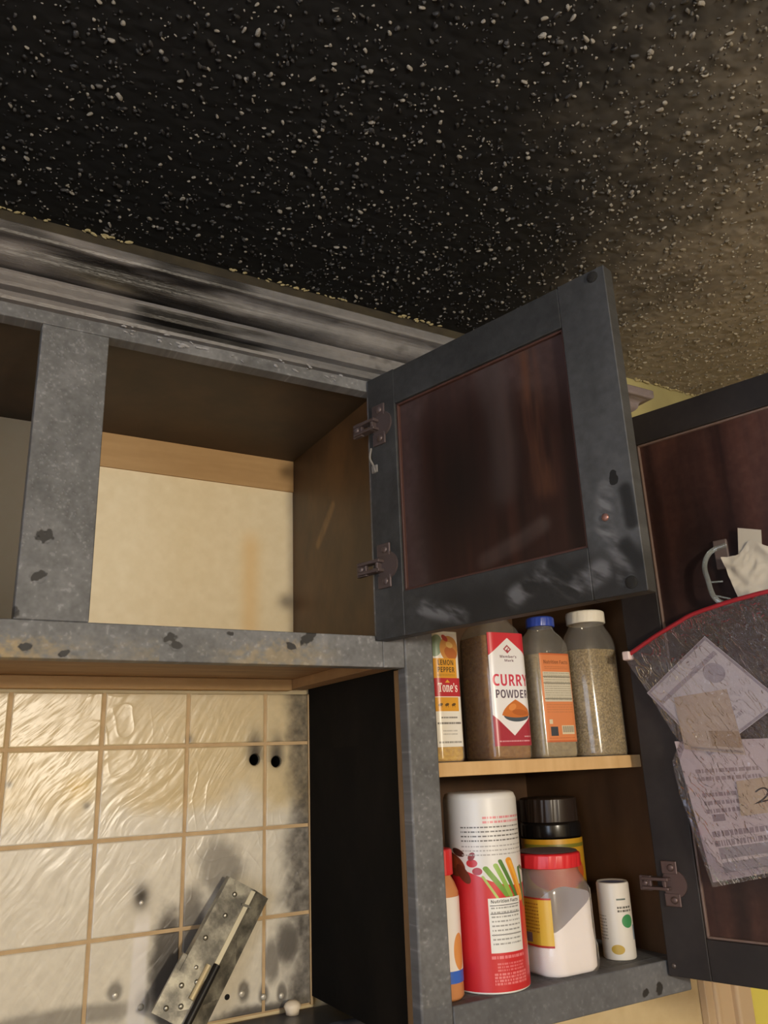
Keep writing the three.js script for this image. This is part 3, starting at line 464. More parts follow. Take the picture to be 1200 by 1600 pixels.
const speckle = (c0, c1, s, k = 400) => { const t = tex(512, 512, (u, v) => { const n = fbm(u * k / 8, v * k / 8, s, 3), m = fbm(u * 6, v * 6, s + 2, 3); return mix(c0, c1, clamp(n * 1.8 - 0.4 + (m - 0.5) * 0.5)); }); t.repeat.set(8, 8); return t; };
const plastic = (c, r = 0.4) => mat({ color: c, roughness: r });

// rectangular spice bottle with rounded edges: body, contents, neck and ribbed cap
function bottleRings(y, h, w, d, r, sh, nw) { return [{ y, w: w - 0.006, d: d - 0.006, r: r * 0.8 }, { y: y + 0.002, w: w - 0.002, d: d - 0.002, r }, { y: y + 0.005, w, d, r }, { y: y + h - sh, w, d, r }, { y: y + h - sh * 0.75, w: w - 0.002, d: d - 0.002, r }, { y: y + h - sh * 0.45, w: w - 0.010, d: d - 0.008, r: r * 1.05 }, { y: y + h - sh * 0.18, w: w - 0.024, d: d - 0.016, r: r * 1.1 }, { y: y + h, w: nw, d: nw, r: nw / 2 }, { y: y + h + 0.004, w: nw, d: nw, r: nw / 2 }]; }
function shrink(r, k, top, slope = 0) { return r.filter((q) => q.y < top - 0.001).map((q) => ({ ...q, y: q.y + (q === r[0] ? 0.0012 : 0), w: q.w - k, d: q.d - k, r: Math.max(q.r - k / 2, 0.001) })); }
function capGeo(cx, cz, y, r, h, ribs = 36) { const g = lathe([[1e-5, y + h], [r * 0.88, y + h], [r * 0.97, y + h - 0.0012], [r, y + h - 0.003], [r, y + 0.0008], [r * 0.97, y], [r * 0.9, y]], cx, cz, ribs * 2); const p = g.attributes.position; for (let i = 0; i < p.count; i++) { const dx = p.getX(i) - cx, dz = p.getZ(i) - cz, q = Math.hypot(dx, dz); if (q > r * 0.95) { const a = Math.atan2(dz, dx), k = 1 + 0.012 * Math.sign(Math.sin(a * ribs)); p.setX(i, cx + dx * k); p.setZ(i, cz + dz * k); } } g.computeVertexNormals(); return g; }
function spiceBottle(label, { x0, x1, z1, d, h, sh = 0.03, r = 0.012, fill, content, cap, capH = 0.018, nw, tint = 0xffffff, yb = SH }) {
  const cx = (x0 + x1) / 2, cz = z1 - d / 2, w = x1 - x0, o = thing('spice_bottle', label, 'bottle', [cx, yb, cz]);
  nw = nw ?? Math.min(w, d) * 0.72; const rings = bottleRings(yb, h, w, d, r, sh, nw);
  part('body', loft(rings, cx, cz), mat({ color: tint, transmission: 0.89, thickness: 0, roughness: 0.12, ior: 1.45 }), o);
  const top = yb + h * fill, ins = shrink(rings, 0.003, top); const last = ins[ins.length - 1]; ins.push({ ...last, y: top });
  part('contents', loft(ins, cx, cz), content, o);
  if (cap) part('cap', capGeo(cx, cz, yb + h + 0.001, nw / 2 + 0.003, capH), cap, o, 'ribbed screw cap');
  return { o, cx, cz, w, d, r };
}
const Y = (v) => SH + v;
{ // lemon pepper
  const b = spiceBottle('narrow yellow seasoning bottle with lemon pepper label and red band', { x0: -0.1105, x1: -0.0645, z1: -0.034, d: 0.04, h: 0.168, fill: 0.86, content: mat({ map: speckle([176, 130, 24], [214, 172, 50], 281), roughness: 0.8 }), cap: plastic(rgb(196, 44, 40)) });
  const t = canvasTex(512, 1500, (g, w, h) => {
    g.fillStyle = '#e9e4da'; g.fillRect(0, 0, w, h); g.fillStyle = '#8aa08a'; g.beginPath(); g.ellipse(60, 190, 120, 150, 0.4, 0, 7); g.fill(); g.fillStyle = '#c98b45'; g.beginPath(); g.ellipse(320, 230, 190, 170, 0.2, 0, 7); g.fill(); g.fillStyle = '#b4642e'; g.beginPath(); g.ellipse(350, 290, 130, 80, 0.3, 0, 7); g.fill(); g.fillStyle = '#b5382c'; g.beginPath(); g.ellipse(240, 90, 70, 35, 0.5, 0, 7); g.fill(); g.fillStyle = '#dcb36a'; g.beginPath(); g.ellipse(330, 180, 70, 40, 0.2, 0, 7); g.fill();
    g.fillStyle = '#eef0e6'; g.fillRect(0, 0, w, 30); g.fillStyle = '#d99a2b'; g.fillRect(0, 360, 450, 260); g.fillStyle = '#4a3514'; fit(g, 'LEMON', 70, 450, 330, 96); fit(g, 'PEPPER', 60, 545, 350, 96); lines(g, 60, 570, 350, 2, 18, '#7a5a1c');
    g.fillStyle = '#b8222f'; g.fillRect(0, 620, w, 240); g.fillStyle = '#f4eee6'; fit(g, "Tone's", 60, 800, 390, 160, 'bold', 'serif'); g.fillStyle = '#e0a638'; g.beginPath(); g.moveTo(200, 680); g.lineTo(250, 640); g.lineTo(300, 680); g.fill();
    g.fillStyle = '#d99a2b'; g.fillRect(0, 870, 450, 180); g.fillStyle = '#5a3d14'; for (const x of [90, 215, 350]) { g.beginPath(); g.ellipse(x, 965, 42, 18, -0.2, 0, 7); g.fill(); g.fillRect(x - 26, 975, 8, 26); g.fillRect(x + 18, 975, 8, 26); }
    lines(g, 90, 1120, 320, 1, 30, '#6d6a66', 0.7); lines(g, 20, 1190, 460, 1, 34, '#57544f', 0.7, 5); lines(g, 110, 1290, 280, 2, 42, '#b7b2aa', 0.4, 8); lines(g, 30, 1430, 440, 1, 34, '#8b8880', 0.7, 3);
  });
  part('label', wrap(b.w, b.d, b.r, -0.0205, 0.0175, Y(0.018), Y(0.160), b.cx, b.cz), print(t), b.o, 'lemon pepper label');
}
{ // curry powder
  const b = spiceBottle('large square curry powder bottle with white diamond label', { x0: -0.0235, x1: 0.0455, z1: -0.036, d: 0.07, h: 0.186, sh: 0.034, r: 0.014, fill: 0.86, content: mat({ map: speckle([150, 104, 40], [186, 136, 60], 283), roughness: 0.85 }), cap: plastic(rgb(190, 40, 38)), tint: rgb(232, 226, 214) });
  const t = canvasTex(560, 1500, (g, w, h) => {
    g.fillStyle = '#cf2f3c'; g.fillRect(0, 0, w, h); g.fillStyle = '#a82c3c'; g.fillRect(0, 1000, w, 500); g.fillStyle = '#eceaea'; g.beginPath(); g.moveTo(w / 2, 70); g.lineTo(w + 20, 330); g.lineTo(w + 20, 1080); g.lineTo(w / 2, 1370); g.lineTo(-20, 1080); g.lineTo(-20, 330); g.fill();
    g.save(); g.translate(270, 225); g.rotate(Math.PI / 4); g.fillStyle = '#a83a46'; g.fillRect(-42, -42, 84, 84); g.fillStyle = '#eceaea'; g.fillRect(-26, -26, 24, 52); g.fillRect(8, -26, 18, 30); g.restore();
    g.fillStyle = '#6a4a52'; fit(g, "Member's", 150, 345, 250, 50); fit(g, 'Mark', 215, 395, 140, 44);
    g.fillStyle = '#cf3a50'; fit(g, 'CURRY', 20, 720, 530, 215); g.fillStyle = '#584a58'; fit(g, 'POWDER', 45, 880, 490, 150);
    g.fillStyle = '#44505a'; g.beginPath(); g.ellipse(330, 1100, 190, 90, 0, 0, Math.PI); g.fill(); g.fillStyle = '#c9702c'; g.beginPath(); g.moveTo(120, 1105); g.quadraticCurveTo(150, 1000, 330, 900); g.quadraticCurveTo(520, 1000, 545, 1105); g.quadraticCurveTo(330, 1170, 120, 1105); g.fill(); g.fillStyle = '#b25e24'; g.beginPath(); g.ellipse(380, 1070, 110, 40, 0.1, 0, 7); g.fill(); g.fillStyle = '#dc8a44'; g.beginPath(); g.ellipse(280, 1000, 60, 40, -0.5, 0, 7); g.fill();
    lines(g, 60, 1430, 440, 1, 30, '#d8a0a8', 0.6); lines(g, 420, 1375, 110, 1, 26, '#d8b0b4', 0.6, 9);
  });
  part('label', wrap(b.w, b.d, b.r, -0.0305, 0.0325, Y(0.017), Y(0.163), b.cx, b.cz), print(t), b.o, 'curry powder label with red corners');
}
{ // orange label
  const b = spiceBottle('clear spice bottle with orange nutrition label and blue cap', { x0: 0.0585, x1: 0.1245, z1: -0.036, d: 0.045, h: 0.176, sh: 0.03, fill: 0.78, content: mat({ map: speckle([150, 136, 106], [186, 170, 132], 285), roughness: 0.85 }), cap: plastic(rgb(52, 76, 170), 0.3), nw: 0.034, capH: 0.014, tint: rgb(236, 232, 224) });
  const t = canvasTex(480, 1240, (g, w, h) => {
    g.fillStyle = '#d98450'; g.fillRect(0, 0, w, h); g.fillStyle = '#c8683a'; g.fillRect(0, 0, w, 24); g.fillRect(0, h - 24, w, 24); g.fillStyle = '#7a4326'; fit(g, 'Nutrition Facts', 50, 150, 380, 70); lines(g, 60, 190, 360, 2, 24, '#b0653a'); g.fillStyle = '#cfc6b0'; g.fillRect(26, 265, 430, 420); lines(g, 40, 280, 400, 13, 31, '#8f8874', 0.3, 4); g.fillStyle = '#4c4437'; for (const y of [330, 420, 640]) g.fillRect(26, y, 430, 10);
    lines(g, 40, 720, 400, 4, 34, '#c27a4c', 0.4, 6); g.fillStyle = '#d8c8a8'; g.fillRect(60, 930, 50, 62); g.fillRect(240, 1015, 190, 120); g.fillStyle = '#3a4048'; g.fillRect(70, 1030, 110, 125); g.fillStyle = '#7a7466'; for (let i = 0; i < 22; i++) g.fillRect(250 + i * 8, 1025, 3 + (i * 7) % 4, 84); lines(g, 40, 1180, 390, 1, 22, '#c0683a', 0.5);
  });
  part('label', wrap(b.w, b.d, b.r, -0.026, 0.029, Y(0.020), Y(0.138), b.cx, b.cz), print(t), b.o, 'orange printed back label');
}
{ // pepper
  const b = spiceBottle('large clear bottle of speckled golden seasoning with white cap', { x0: 0.1345, x1: 0.2165, z1: -0.0235, d: 0.062, h: 0.184, sh: 0.036, r: 0.0305, fill: 0.79, content: mat({ map: speckle([120, 104, 68], [196, 174, 120], 287, 700), roughness: 0.7 }), cap: plastic(rgb(232, 226, 212), 0.5), nw: 0.05, capH: 0.018, tint: rgb(232, 228, 222) });
}

// ---------------------------------------------------------------- lower shelf
const B = -0.2736;
{ // red cap bottle beside the stile
  const cx = -0.1195, cz = -0.0315, r = 0.0215, o = thing('seasoning_bottle', 'small bottle with red cap and white label squeezed beside the stile', 'bottle', [cx, B, cz]);
  part('body', lathe([[1e-5, B], [r - 0.003, B], [r, B + 0.004], [r, B + 0.108], [r - 0.004, B + 0.118], [0.014, B + 0.124], [0.014, B + 0.128]], cx, cz), mat({ color: rgb(196, 132, 84), roughness: 0.35 }), o);
  part('cap', capGeo(cx, cz, B + 0.126, 0.0165, 0.028, 30), plastic(rgb(206, 40, 46), 0.35), o, 'red ribbed cap');
  const t = canvasTex(512, 512, (g, w, h) => { g.fillStyle = '#e6dfda'; g.fillRect(0, 0, w, h); g.fillStyle = '#d9914e'; g.beginPath(); g.ellipse(310, 330, 50, 110, 0, 0, 7); g.fill(); g.fillStyle = '#2f62c4'; g.fillRect(0, 440, w, 72); });
  part('label', wrap(2 * r, 2 * r, r, -0.045, 0.045, B + 0.018, B + 0.104, cx, cz, 0.0005), print(t), o);
}
{ // red and white can
  const cx = -0.047, cz = -0.0425, r = 0.0445, h = 0.213, o = thing('seasoning_can', 'tall red and white seasoning can with vegetables printed round it', 'can', [cx, B, cz]);
  part('body', lathe([[1e-5, B], [r - 0.003, B], [r, B + 0.002], [r, B + h - 0.007], [r - 0.002, B + h - 0.002], [r - 0.006, B + h], [1e-5, B + h]], cx, cz, 64), plastic(rgb(222, 220, 216), 0.5), o);
  const t = canvasTex(1400, 1400, (g, w, h) => {
    g.fillStyle = '#dcdad8'; g.fillRect(0, 0, w, h); const W2 = w;
    g.fillStyle = '#c8242c'; g.beginPath(); g.moveTo(0, 520); g.bezierCurveTo(300, 470, 420, 470, 640, 600); g.bezierCurveTo(820, 700, 1000, 660, W2, 560); g.lineTo(W2, h); g.lineTo(0, h); g.fill();
    // food printed across the edge of the white
    const el = (x, y, a, b, t2, c) => { g.fillStyle = c; g.beginPath(); g.ellipse(x, y, a, b, t2, 0, 7); g.fill(); };
    el(300, 520, 90, 60, 0.2, '#b48a28'); el(250, 570, 70, 45, 0, '#c8a038'); el(340, 580, 60, 40, 0.3, '#a87c20'); el(420, 490, 110, 75, 0.7, '#7a3a22'); el(400, 460, 80, 50, 0.6, '#96492a'); el(500, 560, 34, 80, -0.5, '#66301f'); el(470, 400, 50, 26, 0.5, '#4a2a22'); el(560, 480, 34, 30, 0, '#c22f35'); el(590, 540, 30, 28, 0, '#a82830'); el(560, 430, 20, 34, 0.4, '#8c3a3c');
    const leaf = (x0, y0, x1, y1, wd, c) => { g.strokeStyle = c; g.lineWidth = wd; g.lineCap = 'round'; g.beginPath(); g.moveTo(x0, y0); g.lineTo(x1, y1); g.stroke(); };
    leaf(640, 520, 760, 720, 34, '#6f9a3a'); leaf(700, 500, 790, 730, 30, '#8db450'); leaf(730, 470, 840, 760, 26, '#4f7a34'); leaf(790, 470, 880, 760, 46, '#e0942c'); leaf(800, 480, 880, 720, 20, '#eeb040'); leaf(880, 540, 930, 820, 30, '#4f8040'); leaf(900, 530, 960, 560, 26, '#5c7a5a'); leaf(620, 580, 700, 740, 16, '#a8c060');
    g.fillStyle = '#cf5a60'; lines(g, 640, 130, 320, 2, 34, '#d88a90', 0.5, 3); lines(g, 500, 205, 440, 4, 34, '#6d6b69', 0.32, 7); lines(g, 500, 350, 440, 3, 32, '#a5a2a0', 0.3, 9); 
    g.fillStyle = '#e2e2e0'; g.fillRect(640, 740, 220, 390); g.fillStyle = '#222'; fit(g, 'Nutrition Facts', 655, 775, 190, 32); for (const y of [790, 850, 1000]) g.fillRect(650, y, 200, 5); lines(g, 655, 805, 190, 9, 32, '#9a9a98', 0.35, 5);
    lines(g, 640, 1150, 220, 1, 30, '#e07a80', 0.7, 2); lines(g, 670, 1200, 180, 3, 22, '#d96a70', 0.6, 4); lines(g, 650, 1270, 220, 4, 22, '#de7a7e', 0.7, 6); g.fillStyle = '#e4e0de'; g.fillRect(945, 1080, 130, 190);
  });
  part('label', wrap(2 * r, 2 * r, r, -Math.PI * r * 0.999 - 0.014, Math.PI * r * 0.999 - 0.014, B + 0.003, B + h - 0.008, cx, cz, 0.0005, 2 * r, 2 * r, 96), print(t), o, 'red and white printed wrap');
}
{ // jar of white powder
  const cx = 0.0575, cz = -0.0475, w = 0.086, o = thing('powder_jar', 'square clear jar half full of white powder with red lid', 'jar', [cx, B, cz]);
  const rings = [{ y: B, w: w - 0.01, d: w - 0.01, r: 0.02 }, { y: B + 0.003, w: w - 0.002, d: w - 0.002, r: 0.024 }, { y: B + 0.008, w: w + 0.002, d: w + 0.002, r: 0.026 }, { y: B + 0.03, w: w + 0.002, d: w + 0.002, r: 0.026 }, { y: B + 0.033, w: w - 0.001, d: w - 0.001, r: 0.025 }, { y: B + 0.092, w: w - 0.002, d: w - 0.002, r: 0.025 }, { y: B + 0.104, w: w - 0.008, d: w - 0.008, r: 0.03 }, { y: B + 0.112, w: 0.074, d: 0.074, r: 0.036 }, { y: B + 0.118, w: 0.072, d: 0.072, r: 0.0359 }];
  part('body', loft(rings, cx, cz), mat({ color: rgb(252, 250, 249), transmission: 0.92, thickness: 0, roughness: 0.16, ior: 1.45 }), o);
  const ins = [{ y: B + 0.002, w: w - 0.012, d: w - 0.012, r: 0.02 }, { y: B + 0.006, w: w - 0.004, d: w - 0.004, r: 0.024 }, { y: B + 0.03, w: w - 0.003, d: w - 0.003, r: 0.024 }, { y: B + 0.05, w: w - 0.005, d: w - 0.005, r: 0.024 }, { y: B + 0.072, w: w - 0.005, d: w - 0.005, r: 0.024 }];
  const g = loft(ins, cx, cz), p = g.attributes.position; for (let i = 0; i < p.count; i++) if (p.getY(i) > B + 0.06) p.setY(i, B + 0.066 + (p.getX(i) - cx) * 0.55); g.computeVertexNormals();
  part('powder', g, mat({ color: rgb(244, 240, 240), roughness: 0.95 }), o, 'sloping heap of white powder');
  part('lid', capGeo(cx, cz, B + 0.1185, 0.0405, 0.0175, 50), plastic(rgb(212, 42, 48), 0.35), o, 'red screw lid'); part('lid_top', lathe([[1e-5, B + 0.1372], [0.037, B + 0.1372], [0.038, B + 0.136], [1e-5, B + 0.136]], cx, cz), plastic(rgb(120, 104, 104), 0.6), o, 'dusty grey top of the lid');
  const t = canvasTex(512, 512, (q, W2, H) => { q.fillStyle = '#c9a232'; q.fillRect(0, 0, W2, H); q.fillStyle = '#b03024'; q.fillRect(0, 0, W2, 18); q.fillRect(0, H - 22, W2, 22); lines(q, 60, 60, 400, 9, 36, '#93651f', 0.4, 3); q.fillStyle = '#7a6470'; q.fillRect(120, 370, 190, 100); q.fillStyle = '#dcb640'; q.fillRect(400, 20, 112, 470); });
  part('label', wrap(w, w, 0.025, -0.112, -0.0345, B + 0.034, B + 0.088, cx, cz, 0.0008), print(t), o, 'yellow label with red borders');
}
{ // dark jar behind it
  const cx = 0.153, cz = -0.15, r = 0.0435, o = thing('coffee_jar', 'dark jar with tall black ribbed lid and yellow label behind the powder jar', 'jar', [cx, B, cz]);
  part('body', lathe([[1e-5, B], [r - 0.003, B], [r, B + 0.003], [r, B + 0.138], [r - 0.003, B + 0.1405], [0.036, B + 0.141], [0.036, B + 0.144]], cx, cz), plastic(rgb(60, 36, 24), 0.25), o);
  part('label', wrap(2 * r, 2 * r, r, -0.1, 0.1, B + 0.02, B + 0.1405, cx, cz, 0.0005), print(canvasTex(512, 256, (g, w, h) => { g.fillStyle = '#cf9c26'; g.fillRect(0, 0, w, h); g.fillStyle = '#7d7a2e'; g.fillRect(60, 14, 280, 10); g.fillStyle = '#c4582a'; g.beginPath(); g.ellipse(190, 90, 120, 50, 0, 0, 7); g.fill(); lines(g, 60, 160, 400, 3, 26, '#7c5a18', 0.5); })), o, 'yellow label');
  part('collar', lathe([[0.034, B + 0.1405], [0.0425, B + 0.141], [0.0435, B + 0.144], [0.0435, B + 0.158], [0.0425, B + 0.161], [0.04, B + 0.162], [1e-5, B + 0.162]], cx, cz), plastic(rgb(22, 20, 20), 0.2), o, 'glossy black collar');
  part('lid', capGeo(cx, cz, B + 0.162, 0.0405, 0.033, 60), plastic(rgb(46, 36, 30), 0.35), o, 'ribbed dark brown lid');
}
{ // small white can
  const cx = 0.163, cz = -0.0475, r = 0.0205, h = 0.091, o = thing('shaker_can', 'small white shaker can with a green leaf mark by the hinge', 'can', [cx, B, cz]);
  part('body', lathe([[1e-5, B], [r - 0.001, B], [r, B + 0.001], [r, B + h - 0.002], [r - 0.0012, B + h], [r - 0.003, B + h - 0.0025], [1e-5, B + h - 0.0025]], cx, cz), plastic(rgb(216, 210, 200), 0.5), o);
  part('lid', lathe([[1e-5, B + h - 0.0018], [r - 0.0035, B + h - 0.0018], [r - 0.0035, B + h - 0.003]], cx, cz), plastic(rgb(104, 108, 150), 0.5), o, 'blue grey lid');
  const t = canvasTex(900, 640, (g, w, h) => { g.fillStyle = '#d9d3ca'; g.fillRect(0, 0, w, h); lines(g, 470, 190, 150, 2, 30, '#57534c', 0.6, 11); g.fillStyle = '#3f8a55'; g.beginPath(); g.ellipse(560, 320, 60, 58, 0, 0, 7); g.fill(); g.fillStyle = '#5d6b66'; g.fillRect(470, 120, 90, 14); g.fillStyle = '#b99a3e'; g.beginPath(); g.ellipse(440, 560, 60, 42, 0, 0, 7); g.fill(); lines(g, 250, 270, 110, 8, 28, '#8d8a80', 0.35, 3); g.fillStyle = '#7f92a6'; g.fillRect(620, 360, 50, 130); g.fillStyle = '#c8b878'; g.fillRect(150, 60, 40, 560); });
  part('label', wrap(2 * r, 2 * r, r, -Math.PI * r * 0.999 - 0.016, Math.PI * r * 0.999 - 0.016, B + 0.002, B + h - 0.003, cx, cz, 0.0004, 2 * r, 2 * r, 48), print(t), o);
}
{ // small bottle between can and jar
  const cx = 0.052, cz = -0.137, r = 0.0215, o = thing('seasoning_bottle', 'pale bottle with brown cap standing behind the red and white can', 'bottle', [cx, B, cz]);
  part('body', lathe([[1e-5, B], [r, B], [r, B + 0.148], [r - 0.004, B + 0.158], [0.015, B + 0.161], [0.015, B + 0.164]], cx, cz), plastic(rgb(206, 188, 176), 0.5), o); part('cap', capGeo(cx, cz, B + 0.161, 0.018, 0.018, 28), plastic(rgb(110, 84, 66), 0.5), o, 'brown cap');
}

// ---------------------------------------------------------------- things hanging on the open door of the spice cabinet
const DH = V(0.192, 0, 0.004), DT = 1.2679;
const onDoor = (name, label, cat, base) => { const o = new THREE.Group(); o.name = numbered(name); o.userData = { label, category: cat }; o.rotation.y = -DT; const b = V(...base); o.position.copy(b.clone().applyAxisAngle(V(0, 1, 0), -DT).add(DH)); BASE.set(o, b); scene.add(o); return o; };
{
  const o = onDoor('zip_bag', 'clear plastic zip bag of papers with red zip strip, hung on open door', 'bag', [0.13, -0.18, 0.02]);
  const left = [[0.1535, 0.0034], [0.1015, 0.0034], [0.0561, 0.0296], [0.0133, 0.0502], [-0.0116, 0.064], [-0.0347, 0.0505], [-0.0737, 0.0541], [-0.1263, 0.0666], [-0.1815, 0.0793]];
  const zip = (d) => { const k = [[0.0034, 0.1015], [0.0487, 0.1239], [0.1054, 0.1467], [0.157, 0.1555], [0.2051, 0.1606], [0.262, 0.158]]; for (let i = 1; i < k.length; i++) if (d <= k[i][0] || i === k.length - 1) { const t = (d - k[i - 1][0]) / (k[i][0] - k[i - 1][0]); return k[i - 1][1] + (k[i][1] - k[i - 1][1]) * t; } };
  const lx = (y) => { for (let i = 2; i < left.length; i++) if (y >= left[i][0]) { const t = clamp((y - left[i][0]) / (left[i - 1][0] - left[i][0])); return left[i][1] + (left[i - 1][1] - left[i][1]) * t; } return 0.0793; };
  const NU = 70, NV = 90, right = 0.262;
  const sheet = (front) => { const pos = [], idx = []; for (let j = 0; j <= NV; j++) for (let i = 0; i <= NU; i++) {
    const s = i / NU, t = j / NV, x0b = 0.0793; let xa = 0.0034, x, y;
    const bottom = (d) => -0.1815 + (d - 0.0793) * 0.225; // lower edge rises to the right
    // walk down: left outline by height, top follows the zip
    const yl = 0.1015 + (-0.1815 - 0.1015) * t; xa = lx(yl); x = xa + (right - xa) * s; const yt = zip(Math.max(0.0034, 0.0034 + (right - 0.0034) * s)), yb2 = bottom(x); y = yt + (yb2 - yt) * t; if (s === 0) y = yl;
    const edge = Math.min(1, Math.min(s, 1 - s) * 5) * Math.min(1, Math.min(t, 1 - t) * 6 + 0.05), fold = (fbm(x * 30 + y * 22, y * 12, front ? 301 : 303, 3) - 0.5);
    const z = 0.017 + (front ? 1 : -1) * (0.0008 + 0.0085 * edge) + fold * 0.015 * edge * (front ? 1 : 0.4); pos.push(x, y, z); }
    for (let j = 0; j < NV; j++) for (let i = 0; i < NU; i++) { const a = j * (NU + 1) + i, b = a + 1, c = a + NU + 1, d = c + 1; front ? idx.push(a, c, b, b, c, d) : idx.push(a, b, c, b, d, c); }
    const g = new THREE.BufferGeometry(); g.setAttribute('position', new THREE.Float32BufferAttribute(pos, 3)); g.setAttribute('uv', new THREE.Float32BufferAttribute(pos.filter((_, i) => i % 3 < 2), 2)); g.setIndex(idx); g.computeVertexNormals(); return g; };
  const film = mat({ color: rgb(236, 234, 238), transmission: 0.95, thickness: 0, roughness: 0.05, ior: 1.5, bumpMap: grey(512, 512, (u, v) => { const a = fbm(u * 9 + v * 5, v * 5, 307, 4); return Math.pow(1 - Math.abs(Math.sin(a * 14)), 2); }), bumpScale: 0.0035, side: THREE.DoubleSide });
  film.bumpMap.repeat.set(7, 7);
  part('film', merge([sheet(true), sheet(false)]), film, o, 'crumpled clear plastic film');
  const zp = []; for (let i = 0; i <= 16; i++) { const d = 0.0034 + (right - 0.0034) * i / 16; zp.push(V(d, zip(d) + 0.0022, 0.0175)); }
  const zg = tube(zp, 0.003, 60, 8); part('zip_strip', zg, mat({ color: rgb(160, 42, 52), roughness: 0.35 }), o, 'red zip strip');
  part('slider', bx(0.003, 0.0135, 0.0995, 0.1115, 0.011, 0.0245, 0.002), mat({ color: rgb(226, 206, 204), roughness: 0.4 }), o, 'white zip slider');
  // papers in the bag
  const paperTex = (bg, seedv, draw) => canvasTex(512, 512, (g, w, h) => { g.fillStyle = bg; g.fillRect(0, 0, w, h); draw(g, w, h); });
  const sheetAt = (name, label, pts, z, t, thick = 0.0008, curl = 0.002) => { const [a, b, c, d] = pts, n = 10, pos = [], uv = [], idx = [], q = (s, t2) => [0, 1].map((k) => (a[k] * (1 - s) + b[k] * s) * (1 - t2) + (d[k] * (1 - s) + c[k] * s) * t2);
    for (const f of [1, 0]) { const o0 = pos.length / 3; for (let j = 0; j <= n; j++) for (let i = 0; i <= n; i++) { const p = q(i / n, j / n); pos.push(p[0], p[1], z + f * thick + curl * (fbm(p[0] * 25, p[1] * 25, 311, 2) - 0.5)); uv.push(i / n, 1 - j / n); } for (let j = 0; j < n; j++) for (let i = 0; i < n; i++) { const e = o0 + j * (n + 1) + i; f ? idx.push(e, e + n + 1, e + 1, e + 1, e + n + 1, e + n + 2) : idx.push(e, e + 1, e + n + 1, e + 1, e + n + 2, e + n + 1); } }
    const N1 = (n + 1) * (n + 1), ring = []; for (let i = 0; i < n; i++) ring.push(i); for (let j = 0; j < n; j++) ring.push(j * (n + 1) + n); for (let i = n; i > 0; i--) ring.push(n * (n + 1) + i); for (let j = n; j > 0; j--) ring.push(j * (n + 1));
    ring.forEach((r, i) => { const s = ring[(i + 1) % ring.length]; idx.push(r, s, N1 + r, s, N1 + s, N1 + r); });
    const g = new THREE.BufferGeometry(); g.setAttribute('position', new THREE.Float32BufferAttribute(pos, 3)); g.setAttribute('uv', new THREE.Float32BufferAttribute(uv, 2)); g.setIndex(idx); g.computeVertexNormals();
    const h = onDoor(name, label, 'paper', [(a[0] + c[0]) / 2, Math.min(a[1], b[1], c[1], d[1]), z]); part('sheet', g, mat({ map: t, roughness: 0.8, side: THREE.DoubleSide }), h); return h; };
  sheetAt('paper_sheet', 'large pinkish printed leaflet at the bottom of the zip bag', [[0.056, -0.010], [0.205, -0.012], [0.205, -0.150], [0.0795, -0.1765]], 0.0135, paperTex('#c8baba', 1, (g) => { lines(g, 60, 110, 280, 2, 30, '#9c8c8c', 0.5, 3); lines(g, 60, 200, 200, 3, 30, '#96878a', 0.5, 5); g.fillStyle = '#8e8087'; g.fillRect(80, 280, 60, 26); lines(g, 60, 340, 260, 2, 34, '#94868a', 0.6, 7); g.fillStyle = '#9a9296'; g.fillRect(70, 400, 240, 40); g.fillRect(70, 452, 250, 36); }));
  sheetAt('paper_sheet', 'pale grey folded sheet turned cornerwise behind the zip', [[0.0285, 0.054], [0.1175, 0.1185], [0.198, 0.030], [0.1, -0.03]], 0.0160, paperTex('#c8c2c4', 2, (g) => { g.fillStyle = '#a49ca2'; g.fillRect(20, 90, 460, 26); g.strokeStyle = '#9b949c'; g.lineWidth = 14; g.strokeRect(10, 10, 492, 492); g.fillStyle = '#a69fa6'; g.beginPath(); g.ellipse(380, 180, 60, 60, 0, 0, 7); g.fill(); lines(g, 60, 300, 260, 4, 40, '#a59da2', 0.5, 3); }));
  sheetAt('paper_sheet', 'small tan card in the middle of the zip bag', [[0.065, 0.045], [0.135, 0.05], [0.145, -0.030], [0.07, -0.02]], 0.0176, paperTex('#bba998', 3, (g) => { g.fillStyle = '#a58e76'; g.fillRect(250, 330, 260, 130); g.fillStyle = '#9c8f88'; g.fillRect(60, 480, 440, 20); }), 0.0005);
  sheetAt('paper_note', 'cream note with a handwritten 2 in the zip bag', [[0.128, -0.060], [0.19, -0.052], [0.187, -0.092], [0.127, -0.100]], 0.0165, paperTex('#c0ab90', 4, (g) => { g.strokeStyle = '#2d2a2c'; g.lineWidth = 22; g.lineCap = 'round'; g.beginPath(); g.moveTo(180, 190); g.quadraticCurveTo(270, 110, 300, 210); g.quadraticCurveTo(290, 290, 190, 350); g.lineTo(330, 330); g.stroke(); }), 0.0005);
}
